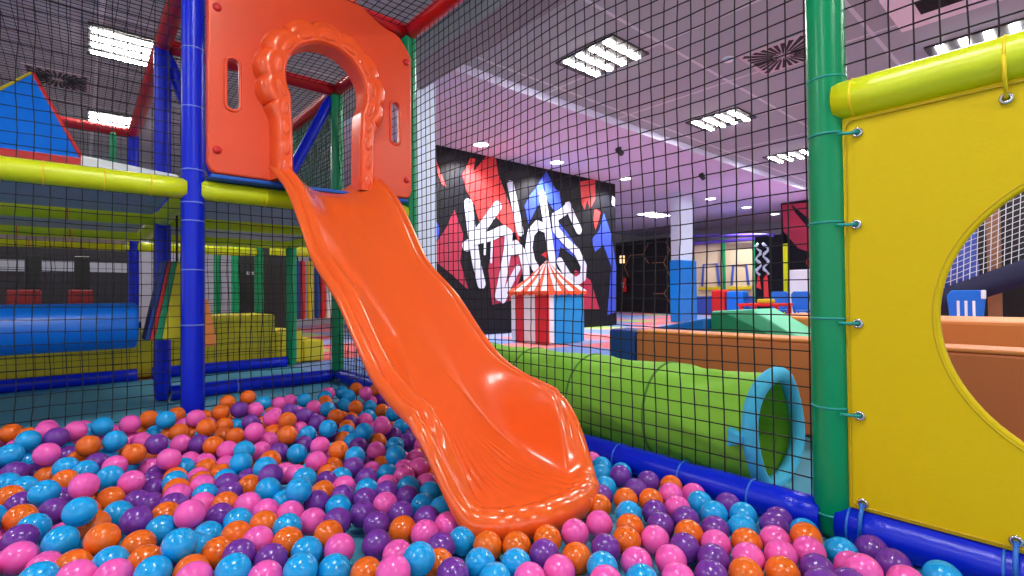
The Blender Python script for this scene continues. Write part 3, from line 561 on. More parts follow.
# ------------------------------------------------------------------ orange archway panel
pr = thing('archway_panel', 'orange plastic panel with scalloped archway and two slots above the slide', 'panel', (-.6, -.06, 1.25))
cx = -.596
def mirror(pts): return pts+[(2*cx-x, z) for x, z in pts[::-1]]
top = []
for i in range(13):
    t = i/12; top.append((lerp(-.06, -.16, t), 2.24+.085*math.sin(t*PI/2)))
right = [(-.036, 1.36), (-.036, 2.20)]+top
for i in range(1, 10):
    t = i/9; right.append((lerp(-.16, -.50, t), lerp(2.325, 2.46, sstep(0, 1, t))))
right += [(-.56, 2.465)]
botr = [(-.07, 1.306), (-.048, 1.322)]
outline = [(-.38, 1.303)]+botr+right
outline = outline+[(2*cx-x, z) for x, z in outline[::-1]]
# archway opening
op = []
RO = .222; ZC = 1.855
def arch(q, R=RO, neck=.188, zb=1.303):
    """q in 0..1 from left foot over the top to right foot -> (x, z, normal angle)"""
    a0 = math.radians(207)          # where the circle meets the neck
    zn = ZC+R*math.sin(a0); xn = R*math.cos(a0)
    ll = (zn-zb); la = math.radians(234)*R; T = 2*ll+la
    s = q*T
    if s < ll:
        t = s/ll; e = t**3; return (cx-lerp(neck, -xn, e), zb+s, PI+math.radians(27)*t**5)
    if s > ll+la:
        t = (T-s)/ll; e = t**3; return (cx+lerp(neck, -xn, e), zb+(T-s), -math.radians(27)*t**5)
    a = a0-(s-ll)/R
    return (cx+R*math.cos(a), ZC+R*math.sin(a), a)
N = 72
op = [(arch(i/N)[0], arch(i/N)[1]) for i in range(N+1)]
# join the opening into the outline at the bottom: the opening runs down to the panel foot
o1 = [p for p in outline if p[0] > cx]; o2 = [p for p in outline if p[0] <= cx]
outer = [(op[-1][0], 1.303)]+[p for p in o1 if p[0] > -.385]+[p for p in o1 if p[0] <= -.385 and p[1] > 2]+[p for p in o2 if p[1] > 2 and p[0] >= -.81]+[p for p in o2 if p[0] < -.81]+[(op[0][0], 1.303)]+op
slotL = rrect(-1.076, 1.63, -1.010, 1.895, .03); slotR = rrect(2*cx+1.010, 1.63, 2*cx+1.076, 1.895, .03)
hole = rrect(cx-.06, 2.385, cx+.06, 2.42, .016)
plate('panel_board', outer, [slotL, slotR, hole], 0, .05, .012, M['panel_orange'], pr, 'xz', -.075)
for (x, z) in ((-1.114, 2.125), (-1.114, 1.42), (-.075, 2.16), (-.075, 1.42)):
    b = MB(); b.sweep([(x, -.098, z), (x, -.106, z), (x, -.113, z), (x, -.116, z)], [.02, .02, .014, .004], 16); b.build('screw_cap', M['red_screw'], pr)
# raised slot rims
for sl in (slotL, slotR):
    b = MB(); b.sweep([(x, -.1, z) for x, z in sl], .008, 8, closed=True); b.build('slot_rim', M['panel_orange'], pr)
# scalloped collar
b = MB(); rows = []
NQ = 420; petals = 17
for i in range(NQ+1):
    q = i/NQ
    x, z, a = arch(q)
    # petals are large over the round part and plain on the feet
    w = sstep(.16, .27, q)*sstep(.16, .27, 1-q)
    ph = q*petals
    pf = abs(math.sin(PI*ph))**.42
    fr = (ph % 1)-.5
    nx, nz = math.cos(a), math.sin(a)
    row = []
    S = 64
    for j in range(S+1):
        t = j/S
        if t < .22:                       # inner wall, panel plane to the front rim
            k = t/.22; rho = -.004+.010*(1-k)*0; y = lerp(-.05, -.175, k)
        elif t < .34:
            k = (t-.22)/.12; rho = .014*(1-math.cos(k*PI/2)); y = -.175-.016*math.sin(k*PI/2)
        elif t < .55:
            k = (t-.34)/.21; rho = lerp(.014, .056, k); y = -.191
        else:                             # outer shoulder with petals
            k = (t-.55)/.45
            wid = lerp(.034, .052+.034*pf, w)
            rho = .056+wid*math.sin(k*PI/2)**.9
            y = lerp(-.191, -.094, 1-math.cos(k*PI/2))
            y -= (.012*w*pf)*math.sin(k*PI)
        # oval pads on the front rim
        pad = math.exp(-((fr/.33)**2+((rho-.034)/.017)**2)**4) if .3 < t < .75 else 0
        edge = math.exp(-((abs(fr)-.36)/.05)**2)*math.exp(-(((rho-.034)/.02)**2)**2) if .3 < t < .75 else 0
        y -= .010*pad
        row.append((x+nx*rho, y, z+nz*rho))
    rows.append(row)
b.grid(rows)
b.build('scalloped_collar', M['collar'], pr)
# ------------------------------------------------------------------ orange slide
sr = thing('slide', 'glossy orange plastic wave slide running down into the ball pit', 'slide', (-.56, -.9, .0))
SX = -.555
TY = [-1.78, -1.7, -1.6, -1.4, -1.26, -1.12, -.93, -.66, -.5, -.34, -.2, -.06, .02]
TZ = [.24, .28, .345, .395, .45, .55, .715, .895, 1.08, 1.25, 1.35, 1.425, 1.45]
BY = [-1.9, -1.75, -1.6, -1.5, -1.35, -1.15, -.95, -.75, -.55, -.38, -.2, -.08, .02]
BZ = [.090, .092, .108, .15, .235, .38, .535, .695, .875, 1.05, 1.215, 1.285, 1.312]
def bed(y): return sinterp(y, BY, BZ)
def railz(y): return sinterp(y, TY, TZ)
YC, YE = -1.60, -1.912       # where the rounded end starts, its tip
def halfw(y): return sinterp(y, [-1.6, -1.3, -.9, -.4, .02], [.306, .29, .285, .295, .318])
NS1, NS2 = 90, 110
out = []   # (x, y, nx, ny, zr, cap)
for i in range(NS1):
    y = lerp(.02, YC, i/NS1); out.append((-halfw(y), y, -1, 0, railz(y), 0, 0))
for i in range(NS2+1):
    a = PI*i/NS2
    ex = 2/2.3
    c, s = math.cos(a), math.sin(a)
    w = halfw(YC)
    x = -w*math.copysign(abs(c)**ex, c); y = YC-(YC-YE)*abs(s)**ex
    # normal of the superellipse
    nx = -math.copysign(abs(c)**(2-ex), c)/w; ny = -abs(s)**(2-ex)/(YC-YE); L = math.hypot(nx, ny)
    phi = min(a, PI-a)
    zr = lerp(railz(YC), .106, sstep(-.10, .70, phi))
    out.append((x, y, nx/L, ny/L, zr, sstep(.0, .6, phi), a))
for i in range(NS1):
    y = lerp(YC, .02, (i+1)/NS1); out.append((halfw(y), y, 1, 0, railz(y), 0, PI))
rows = []
for (x, y, nx, ny, zr, cap, a) in out:
    phi = min(a, PI-a)
    scal = lerp(1, abs(math.sin(a*13))**.5, sstep(.55, 1.0, phi)) if cap > 0 else 1
    row = []
    drop = lerp(1, .95, cap)
    # outer flange: underside lip, skirt, outer ridge, groove, inner ridge
    sec = [(.030, -.056), (.012, -.060), (.000, -.056), (-.010, -.042), (-.012, -.028), (-.006, -.016), (.004, -.006), (.016, -.003),
           (.026, -.014), (.034, -.021), (.042, -.012), (.051, .006), (.062, .009), (.070, .0)]
    sec2 = [(.030, -.076), (.014, -.080), (.000, -.072), (-.009, -.050), (-.009, -.030), (-.003, -.012), (.010, -.001), (.024, .003),
            (.035, .003), (.046, .001), (.056, -.002), (.066, -.006), (.078, -.010), (.090, -.0135)]
    for k, ((d1, z1), (d2, z2)) in enumerate(zip(sec, sec2)):
        d = lerp(d1, d2, cap); z = lerp(z1, z2, cap)
        if cap > 0 and k >= 2: d += (1-scal)*.006*cap*(1 if k < 9 else .3); z -= (1-scal)*.004*cap*(k > 5)
        if False:                        # the skirt reaches down to the mat round the run-out
            sk = lerp(.056, zr-.028, sstep(1.45, 1.64, -y))
            z = z*(sk/.056 if cap == 0 else lerp(sk/.056, sk/.076, cap))
        XO = SX-.018*sstep(1.0, 1.6, -y)
        row.append((XO+x-nx*d, y-ny*d, zr+z))
    d0 = lerp(.070, .090, cap); z0 = row[-1][2]
    # spine point this section heads to
    sy = y if cap == 0 and abs(y) < 1.5 else max(y, -1.53)
    if y <= YC: sy = YC-.02
    sy = lerp(-.9, -1.22, min(1, (-y-.9)/(-YC-.9))) if y < -.9 else y
    tx, ty = SX-.018*sstep(1.0, 1.6, -y), sy
    px, py = XO+x-nx*d0, y-ny*d0
    K = 30
    Lw = math.hypot(tx-px, ty-py); zbo = bed(py)
    for k in range(1, K+1):
        t = k/K; e = t**1.25
        # wall bends into the bed over the first part
        qx, qy = lerp(px, tx, e), lerp(py, ty, e)
        zb = bed(qy)
        ww = lerp(.205, .17, cap)
        h = max(0, 1-e*Lw/ww)
        f = h*h*(1+.6*(1-h)*h)
        z = zb+(z0-zbo)*f
        if cap > 0:
            # fan of shallow moulded ridges on the run-out
            z += cap*.0030*math.cos(a*26)*sstep(.55, 1.0, phi)*math.sin(PI*min(1, max(0, (e-.06)/.62)))**1.3
        row.append((qx, qy, z))
    rows.append(row)
b = MB(); b.grid(rows)
o = b.build('slide_bed', M['slide'], sr, solid=0)
# ------------------------------------------------------------------ yellow panel with the round hole
yp = thing('round_hole_panel', 'yellow vinyl panel with a large round hole, laced to the front green post', 'panel', (0, -3.0, .1))
HC, HR = (-3.0, .633), .352
circ = [(HC[0]+HR*math.cos(2*PI*i/96), HC[1]+HR*math.sin(2*PI*i/96)) for i in range(96)]
plate('vinyl_sheet', [(-2.447, .103), (-2.447, 1.178), (-3.54, 1.178), (-3.54, .103)], [circ], 0, .026, .006, M['yellow_pvc'], yp, 'yz', -.005)
b = MB(); b.sweep([(-.022, y, z) for y, z in rrect(-3.53, .115, -2.456, 1.166, .02)], .0022, 6, closed=True); b.build('edge_seam', M['yellow_seam'], yp)
b = MB(); b.sweep([(-.018, HC[0]+(HR+.012)*math.cos(2*PI*i/96), HC[1]+(HR+.012)*math.sin(2*PI*i/96)) for i in range(96)], .002, 6, closed=True); b.build('hole_seam', M['yellow_seam'], yp)
for (y, z) in ((-2.485, 1.13), (-2.478, .88), (-2.478, .61), (-2.478, .36), (-2.482, .125), (-2.775, 1.135), (-2.775, .13)):
    b = MB(); b.torus((-.022, y, z), (1, 0, 0), .0095, .004, 20, 8); g = b.build('eyelet', M['steel'], yp)
    lace = M['teal_tie'] if y > -2.6 and z not in (.125,) else M['yellow_tie'] if z > 1 else M['blue_tie']
    b = MB()
    if y > -2.6 and z > .2: b.sweep([(-.024, y-.004, z), (-.034, y+.02, z), (-.043, y+.04, z+.001)], .0045, 6)
    elif z > 1: b.sweep([(-.024, y, z), (-.048, y, z+.05), (-.056, y, z+.09)], .0045, 6)
    else: b.sweep([(-.024, y, z), (-.046, y, z-.03), (-.056, y, z-.08)], .0055, 6)
    b.build('lacing_tie', lace, g)

# ------------------------------------------------------------------ balls
R = .0375
def ball_mesh(k):
    b = MB(); b.ball((0, 0, 0), R, 28, 18)
    o = b.build('pit_ball', M['ball_'+k], base=(0, 0, 0))
    me = o.data; bpy.data.objects.remove(o); return me
BM = {k: ball_mesh(k) for k in 'pbvo'}
CN = dict(p='pink', b='sky blue', v='purple', o='orange')
recs = []
for tok in BALLS.split():
    x, y, z = (int(q)/1000 for q in tok[1:].split(','))
    recs.append((tok[0], x, y, z))
def zone(x, y, z):
    if x > -.16 and y < -2.28: return 'at the foot of the front green post'
    if x > -.30: return 'in the strip right of the slide, along the blue floor tube'
    if y < -1.80: return 'in front of the slide end'
    if x > -.95 and y > -.75: return 'in the back corner behind the slide'
    if x > -1.0: return 'beside the left flank of the slide'
    if y > -.35 and x < -1.3: return 'along the net left of the front blue post'
    if y > -.55: return 'around the foot of the front blue post'
    if x < -1.45: return 'at the left side of the pit'
    return 'in the open middle of the pit'
IND = 300
cnt = {}
for k, x, y, z in recs[:IND]:
    cnt.setdefault((k, zone(x, y, z)), []).append((x, y, z))
for k, x, y, z in recs[:IND]:
    zn = zone(x, y, z)
    one = len(cnt[(k, zn)]) == 1
    o = bpy.data.objects.new('pit_ball', BM[k]); COL.objects.link(o); o.location = (x, y, z)
    o.rotation_euler = (random.uniform(0, 6), random.uniform(0, 6), random.uniform(0, 6))
    tag(o, ('only ' if one else '')+CN[k]+' plastic ball '+zn, 'ball', CN[k]+' balls '+zn)
b = MB()
for k, x, y, z in recs[IND:]: b.ball((x, y, z), R, 18, 12, 'pbvo'.index(k))
o = b.build('loose_balls', [M['ball_'+k] for k in 'pbvo'], recalc=False)
tag(o, 'mixed small balls filling the gaps and lower layer of the pit', 'balls', kind='stuff')

# ------------------------------------------------------------------ things under and on the left decks
rl = thing('foam_roller', 'big sky blue foam roller lying across under the left deck', 'roller', (-2.2, .6, .4))
b = MB(); rr = [(-3.4, .11), (-3.39, .122), (-3.3, .126), (-1.40, .126), (-1.385, .122), (-1.378, .11)]
b.sweep([(x, .6, .545) for x, _ in rr], [q for _, q in rr], 40); b.build('foam_sleeve', M['roller_blue'], rl)
b = MB(); b.sweep([(-3.45, .6, .545), (-1.36, .6, .545)], .018, 12); b.build('axle', M['steel'], rl)
# tilted striped foam obstacle
wd = thing('foam_obstacle', 'tilted striped foam obstacle with orange wedge hanging behind the front blue post', 'foam obstacle', (-1.2, .62, .4))
def slab(off0, off1, m, nm):
    # layers stacked across the slab, slab leans to the left going down
    tl, bl = (-1.262, .905), (-1.35, .46)
    b = MB()
    b.prism([(tl[0]+off0, tl[1]), (tl[0]+off1, tl[1]), (bl[0]+off1*1.25, bl[1]-.02*off1), (bl[0]+off0*1.25, bl[1])], .52, .74, 'y')
    b.build(nm, m, wd, bevel=.006)
slab(0, .018, M['navy'], 'layer'); slab(.018, .036, M['foam_red'], 'layer'); slab(.036, .062, M['foam_green_deep'], 'layer'); slab(.062, .175, M['foam_yellow'], 'layer')
b = MB(); b.prism([(-1.13, .40), (-1.0, .41), (-1.05, .68), (-1.075, .70)], .5, .72, 'y'); b.build('wedge', M['foam_orange'], wd, bevel=.006)
b = MB(); b.sweep([(-1.19, .62, .9), (-1.19, .62, 1.24)], .006, 6); b.build('strap', M['black'], wd)
# blue pyramid on the deck
py = thing('foam_pyramid', 'sky blue vinyl pyramid with red edges on the left deck', 'pyramid', (-1.9, .62, 1.29))
x0, x1, y0, y1, zb, zt = -2.16, -1.615, .34, .88, 1.385, 1.83
ap = ((x0+x1)/2+.08, (y0+y1)/2, zt+.02)
b = MB(); b.add([(x0, y0, zb), (x1, y0, zb), (x1, y1, zb), (x0, y1, zb), ap], [(0,1,4), (1,2,4), (2,3,4), (3,0,4), (3,2,1,0)]); b.build('pyramid_body', M['roller_blue'], py, bevel=.006)
b = MB(); b.box((x0-.02, y0-.02, 1.293), (x1+.02, y1+.02, 1.384)); b.build('base_pad', M['foam_red'], py, bevel=.012)
b = MB(); b.sweep([(x1, y0, zb), ap], .009, 8); b.build('red_piping', M['foam_red'], py)
b = MB(); b.sweep([(x0, y0, zb), ap], .007, 8); b.build('yellow_piping', M['foam_yellow'], py)
o = MB().prism([(-1.62, 1.293), (-1.25, 1.293), (-1.25, 1.31), (-1.62, 1.345)], .08, .3, 'y').build('white_pad', M['white_vinyl'], bevel=.006)
tag(o, 'white tapered pad on the front of the left deck by the pyramid', 'pad')
o = MB().box((-1.55, 3.0, 1.293), (-1.32, 3.2, 1.42)).build('green_cushion', M['foam_green_deep'], bevel=.03, seg=3)
tag(o, 'small green cushion block on the far left deck', 'cushion')
# yellow foam steps behind
def steps(lo, hi, label, name='foam_block', m='foam_yellow', cat='foam block', bev=.02):
    o = MB().box(lo, hi).build(name, M[m], bevel=bev, seg=3); tag(o, label, cat); return o
steps((-1.05, 2.52, .0), (-.12, 3.3, .52), 'tallest yellow foam step behind the front blue post')
steps((-.10, 2.60, .0), (.18, 3.3, .34), 'middle yellow foam step below the black board')
steps((.20, 2.65, .0), (.42, 3.3, .22), 'lowest yellow foam step beside the dark green post')
steps((-2.6, 2.55, .0), (-1.08, 2.9, .42), 'long yellow green foam block under the left deck behind the roller')
steps((-3.9, 2.55, .0), (-2.63, 2.9, .40), 'yellow green foam block at the far left behind the roller')
steps((-2.22, 4.7, .45), (-1.95, 5.0, .80), 'red padded stool with painted-in shade far under the left deck, left one', 'padded_stool', 'shaded_red', 'stool')
steps((-1.72, 4.7, .45), (-1.50, 5.0, .80), 'red padded stool with painted-in shade far under the left deck, next to the blue post', 'padded_stool', 'shaded_red', 'stool')
for x, l in ((-2.02, 'left'), (-1.6, 'right')):
    o = MB().box((x-.07, 4.95, 0), (x+.07, 5.03, 1.2)).build('dark_pillar', M['black'], bevel=.01)
    tag(o, 'dark pillar under the left decks behind the %s red stool' % l, 'pillar')
o = MB().box((-3.4, 4.5, .0), (-1.3, 5.1, .45)).build('dark_bench', M['wall_dark'], bevel=.02); tag(o, 'dark padded bench carrying the red stools under the left decks', 'bench')
# hanging striped rollers
names = [('white_vinyl', 'white', .0), ('navy', 'navy', .08), ('foam_red', 'red', .14), ('foam_yellow', 'yellow', .23), ('navy', 'navy', .32), ('foam_red', 'red', .385), ('white_vinyl', 'white', .46), ('foam_yellow', 'yellow', .54)]
seen = {}
for m, n, dx in names:
    seen[n] = seen.get(n, 0)+1
    r_ = thing('hanging_roller', '%s vertical foam roller hanging beside the black board, %s %s one' % (n, 'nearer to it' if seen[n] == 1 else 'farther from it', n), 'roller', (.32+dx, 3.5, .4), 'hanging foam rollers')
    x = .33+dx
    b = MB(); b.sweep([(x, 3.5, z) for z in (.42, .43, .46, 1.1, 1.13, 1.14)], [.02, .032, .036, .036, .032, .02], 16); b.build('foam_sleeve', M[m], r_)
    b = MB(); b.sweep([(x, 3.5, 1.14), (x, 3.5, 1.2)], .008, 8); b.build('hanger', M['black'], r_)
padded('padded_tube', 'yellow tube holding the hanging striped rollers behind the slide', 'tube', (.1, 3.5, 1.25), (1.2, 3.5, 1.25), .06, M['lime_vinyl'], pinch=False)
# black board
bb = thing('black_board', 'tall black board with a small pale plate, behind the tower', 'board', (.45, 4.9, 0))
b = MB(); b.box((.05, 4.9, .0), (.78, 4.98, 1.42)); b.build('board', M['black'], bb, bevel=.01)
b = MB()
for k, w in enumerate((.03, .018, .03, .022, .03)): b.box((.16+k*.034, 4.888, 1.02), (.16+k*.034+w*.8, 4.9, 1.055))
b.build('pale_plate', M['white_vinyl'], bb)
# ------------------------------------------------------------------ hall beyond the net: green tunnel
tn = thing('play_tunnel', 'green cloth crawl tunnel with a cyan ring lying along the outside of the net', 'tunnel', (.3, -1.2, 0))
TR, TX, TZc = .203, .30, .195
rings = [-2.13, -1.70, -1.28, -.86, -.44, -.05]
b = MB(); rows = []
rnd = random.Random(5)
NA = 64; n_y = 110
for i in range(n_y+1):
    y = lerp(-2.13, -.05, i/n_y)
    # cloth sinks slightly between wire hoops
    g = min(abs(y-q) for q in rings)/.21
    row = []
    for j in range(NA):
        a = 2*PI*j/NA
        wr = .005*math.sin(9*a+14*y)+.007*math.sin(5*a-23*y+2*math.sin(3*a))*math.sin(7*y+a)+.003*math.sin(17*a+31*y)
        rr_ = TR*(1-.035*math.sin(min(1, g)*PI/2)**2)+wr*min(1, g)
        z = TZc+rr_*math.sin(a)
        row.append((TX+rr_*math.cos(a), y, max(z, .004)))
    rows.append(row)
b.grid(rows, closed=True); b.build('tunnel_cloth', M['tunnel'], tn)
for q in rings[1:-1]:
    b = MB(); b.torus((TX, q, TZc), (0, 1, 0), TR, .006, 48, 8); b.build('hoop_seam', M['tunnel_seam'], tn)
for q in (rings[0], rings[-1]):
    b = MB(); n = 56; P = []
    for i in range(n):
        a = 2*PI*i/n; P.append((TX+(TR-.002)*math.cos(a), q+.006*math.sin(3*a), TZc+.005+(TR-.004)*math.sin(a)))
    b.sweep(P, .027, 12, closed=True)
    b.build('end_ring', M['cyan'], tn)
b = MB(); b.prism([(-2.115, .185), (-2.06, .165), (-2.065, .235), (-2.115, .215)], TX-TR-.03, TX-TR+.0, 'x'); b.build('strap_tab', M['cyan'], tn, bevel=.008)

# ------------------------------------------------------------------ soft play blocks
def block(name, label, lo, hi, m, bev=.02, cat='foam block'):
    o = MB().box(lo, hi).build(name, M[m], bevel=bev, seg=3); return tag(o, label, cat)
br = thing('foam_barrier', 'long orange foam barrier behind the green tunnel', 'barrier', (1.2, -2.2, 0))
b = MB(); b.box((1.06, -4.6, .0), (1.24, -.99, .45)); b.build('barrier_body', M['foam_orange_deep'], br, bevel=.012)
b = MB(); b.box((1.056, -4.6, .4505), (1.244, -.99, .468)); b.build('top_strip', M['foam_orange'], br, bevel=.008)
block('foam_cube', 'dark navy blue foam block at the far end of the orange barrier', (1.06, -.975, 0), (1.27, -.77, .465), 'navy')
o = MB().prism([(-.55, .0), (-.55, .40), (-1.195, .53), (-1.195, .0)], 1.55, 2.2, 'x').build('foam_ramp', M['pad_blue'], bevel=.015); tag(o, 'sky blue foam ramp behind the orange barrier', 'foam ramp')
gr = thing('foam_ramp', 'green foam ramp with a pale slope beside the blue ramp', 'foam ramp', (1.8, -1.6, 0))
b = MB(); b.prism([(-1.20, .0), (-1.20, .575), (-1.47, .59), (-1.80, .40), (-1.82, 0)], 1.62, 1.99, 'x'); b.build('ramp_body', M['foam_green'], gr, bevel=.012)
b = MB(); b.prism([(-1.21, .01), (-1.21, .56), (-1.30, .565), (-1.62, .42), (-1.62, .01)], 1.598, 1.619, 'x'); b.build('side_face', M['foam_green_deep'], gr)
o = MB().box((2.0, -5.2, 0), (2.7, -1.36, .535)).build('foam_block', M['foam_orange'], bevel=.02); tag(o, 'broad light orange foam block behind the barrier, right of the green ramp', 'foam block')

# ------------------------------------------------------------------ circus tent playhouse
tt = thing('circus_tent', 'small circus tent playhouse with striped red and white walls and blue side', 'play tent', (3.7, 2.5, 0))
tx0, tx1, ty0, ty1, th = 3.34, 4.09, 2.09, 2.88, .76
b = MB()
def q4(p, q, z0, z1, mi, inw):
    (xa, ya), (xb, yb) = p, q; (dx, dy) = inw
    b.add([(xa,ya,z0),(xb,yb,z0),(xb,yb,z1),(xa,ya,z1),(xa+dx,ya+dy,z0),(xb+dx,yb+dy,z0),(xb+dx,yb+dy,z1),(xa+dx,ya+dy,z1)],
          [(0,1,2,3),(5,4,7,6),(0,4,5,1),(3,2,6,7),(1,5,6,2),(0,3,7,4)], mi)
st = [(0, .13, 0), (.13, .36, 1), (.36, .66, 0), (.66, 1, 1)]
for a, c, mi in st: q4((tx0, lerp(ty1, ty0, a)), (tx0, lerp(ty1, ty0, c)), 0, th, mi, (.02, 0))
q4((tx0+.021, ty0), (lerp(tx0, tx1, .15), ty0), 0, th, 0, (0, .02)); q4((lerp(tx0, tx1, .15), ty0), (tx1, ty0), 0, th, 2, (0, .02))
q4((tx1, ty0+.021), (tx1, ty1), 0, th, 1, (-.02, 0)); q4((tx0+.021, ty1), (tx1-.021, ty1), 0, th, 2, (0, -.02))
b.build('tent_wall', [M['tent_white'], M['tent_red'], M['tent_blue']], tt)
b = MB(); apx = ((tx0+tx1)/2, (ty0+ty1)/2, 1.22); e = .035
cs = [(tx0-e, ty1+e), (tx0-e, ty0-e), (tx1+e, ty0-e), (tx1+e, ty1+e)]
for s in range(4):
    A_, B_ = cs[s], cs[(s+1) % 4]
    for k in range(6):
        p = [lerp(A_[i], B_[i], k/6) for i in (0, 1)]; q = [lerp(A_[i], B_[i], (k+1)/6) for i in (0, 1)]
        mid = [(p[i]+q[i])/2 for i in (0, 1)]
        sg = lambda P_: (lerp(P_[0], apx[0], .5), lerp(P_[1], apx[1], .5), lerp(th-.01, apx[2], .5)-.035)
        b.add([(*p, th-.01), (*q, th-.01), sg(q), sg(p), apx], [(0,1,2,3), (3,2,4)], k % 2)
        b.add([(*p, th-.01), (*q, th-.01), (*mid, th-.075), (p[0], p[1], th-.05), (q[0], q[1], th-.05)], [(0,1,4,2,3)], 0)
b.build('tent_roof', [M['tent_orange'], M['tent_white']], tt, solid=.012)
b = MB(); b.sweep([(apx[0], apx[1], 1.2), (apx[0], apx[1], 1.36)], .008, 8); b.add([(apx[0], apx[1]-.005, 1.35), (apx[0]-.11, apx[1]-.005, 1.29), (apx[0], apx[1]-.005, 1.25), (apx[0], apx[1]+.005, 1.35), (apx[0]-.11, apx[1]+.005, 1.29), (apx[0], apx[1]+.005, 1.25)], [(0,1,2), (5,4,3), (0,3,4,1), (1,4,5,2)])
b.build('pennant', M['tent_red'], tt)

# ------------------------------------------------------------------ mural wall
mw = MB().box((2.87, 4.205, 0), (7.62, 4.5, 3.2)).build('wall_back', M['wall_dark'], base=(5, 4.3, 0)); struct(mw)
mu = thing('wall_mural', 'black graffiti mural reading Kids in white letters with red and blue shapes', 'mural', (5.2, 4.2, 0))
b = MB(); b.box((2.87, 4.196, .0), (7.62, 4.2045, 3.2)); b.build('mural_ground', M['mural_black'], mu)
CM = dict(red='mural_red', crimson='mural_crimson', blue='mural_blue', white='mural_white')
for k, (nm, c, pts) in enumerate(MURAL_SHAPES):
    plate(nm, pts, [], 0, .004, .0005, M[CM[c]], mu, 'xz', 4.1915-.0006*(k % 3))
def disc_strip(b, pts, w, y0, y1):
    n = len(pts)
    for i in range(n-1):
        y0 -= .00025; y1 -= .00025
        (xa, za), (xb, zb) = pts[i], pts[i+1]; L = math.hypot(xb-xa, zb-za); nx, nz = -(zb-za)/L*w, (xb-xa)/L*w
        b.prism([(xa+nx, za+nz), (xb+nx, zb+nz), (xb-nx, zb-nz), (xa-nx, za-nz)], y0, y1, 'y')
    for (x, z) in pts:
        y0 -= .00025; y1 -= .00025
        b.prism([(x+w*math.cos(2*PI*i/20), z+w*math.sin(2*PI*i/20)) for i in range(20)], y0, y1, 'y')
strk = {}
for nm, w, pts in MURAL_STROKES: strk.setdefault(nm, []).append((w, pts))
ko = 0
for nm, L in strk.items():
    b = MB()
    for kk, (w, pts) in enumerate(L): disc_strip(b, pts, w, 4.184-.004*kk-ko, 4.1885-.004*kk-ko)
    ko += .0013
    b.build(nm, M['mural_white'], mu)

# ------------------------------------------------------------------ room shell
def floor_mat():
    m, t, bs = nt('puzzle mat floor')
    tc = t.nodes.new('ShaderNodeTexCoord'); mp = t.nodes.new('ShaderNodeMapping'); mp.inputs['Scale'].default_value = (1/.9,)*3
    t.links.new(tc.outputs['Object'], mp.inputs['Vector'])
    fl = t.nodes.new('ShaderNodeVectorMath'); fl.operation = 'FLOOR'; t.links.new(mp.outputs['Vector'], fl.inputs[0])
    wn = t.nodes.new('ShaderNodeTexWhiteNoise'); wn.noise_dimensions = '3D'; t.links.new(fl.outputs[0], wn.inputs['Vector'])
    cr = t.nodes.new('ShaderNodeValToRGB'); cr.color_ramp.interpolation = 'CONSTANT'
    cols = [(0, (236, 118, 122)), (.26, (112, 146, 208)), (.5, (150, 160, 205)), (.68, (240, 138, 140)), (.86, (176, 206, 120))]
    e = cr.color_ramp.elements
    while len(e) < len(cols): e.new(.5)
    for i, (p, c) in enumerate(cols): e[i].position = p; e[i].color = srgb(*c)
    t.links.new(wn.outputs['Value'], cr.inputs['Fac']); t.links.new(cr.outputs['Color'], bs.inputs['Base Color'])
    bs.inputs['Roughness'].default_value = .5
    return m
fo = MB().box((-9, -9, -.12), (17, 10.2, -.012)).build('floor', floor_mat(), base=(0, 0, -.12)); struct(fo)
pm = MB().box((-6, -5.5, -.0118), (-.0, 2.42, .0)).build('pit_mat', M['teal_mat'], base=(-3, -1.5, -.0118)); struct(pm, 'teal floor mat under the ball pit', 'mat')
sm = MB().box((.02, -5.5, -.0118), (1.02, .6, .0)).build('floor_mat', M['teal_mat'], base=(.5, -2, -.0118)); struct(sm, 'pale teal floor mat under the green tunnel', 'mat')

def slab_with_seams():
    m, t, bs = nt('ceiling tiles')
    tc = t.nodes.new('ShaderNodeTexCoord')
    br_ = t.nodes.new('ShaderNodeTexBrick'); br_.offset = 0
    br_.inputs['Scale'].default_value = 1; br_.inputs['Brick Width'].default_value = 1.475; br_.inputs['Row Height'].default_value = 1.475
    br_.inputs['Mortar Size'].default_value = .02
    br_.inputs['Color1'].default_value = srgb(158, 172, 179); br_.inputs['Color2'].default_value = srgb(153, 167, 173); br_.inputs['Mortar'].default_value = srgb(196, 208, 213)
    t.links.new(tc.outputs['Object'], br_.inputs['Vector']); t.links.new(br_.outputs['Color'], bs.inputs['Base Color']); bs.inputs['Roughness'].default_value = .85
    return m
ct = slab_with_seams()
b = MB(); b.box((-9, -9, 3.3), (17, 1.7, 3.45)); b.box((-9, 1.7, 3.3), (1.35, 10.2, 3.45))
c1 = b.build('ceiling', ct, base=(0, 0, 3.3)); struct(c1)
c2 = MB().box((1.35, 1.7, 3.2), (17, 10.2, 3.45)).build('ceiling_soffit', M['soffit'], base=(5, 5, 3.2)); struct(c2)
bk = MB().box((.98, -9, 3.06), (1.35, 2.25, 3.299)).build('beam', M['bulkhead'], base=(1.1, 0, 3.06)); struct(bk)
cl = MB().box((1.28, 2.1, -.012), (1.53, 2.4, 3.199)).build('column', M['column'], base=(1.4, 2.2, 0)); struct(cl)
p2 = MB().box((9.5, 3.72, -.012), (10.15, 3.95, 3.199)).build('column', M['column'], base=(9.8, 4, 0)); struct(p2)
w1 = MB().box((-9, 10, -.012), (17, 10.2, 3.3)).build('wall_far', M['wall_pale'], base=(0, 10, 0)); struct(w1)
w3 = MB().box((17, -9, -.012), (17.2, 10.2, 3.3)).build('wall_right', M['wall_pale'], base=(17, 0, 0)); struct(w3)
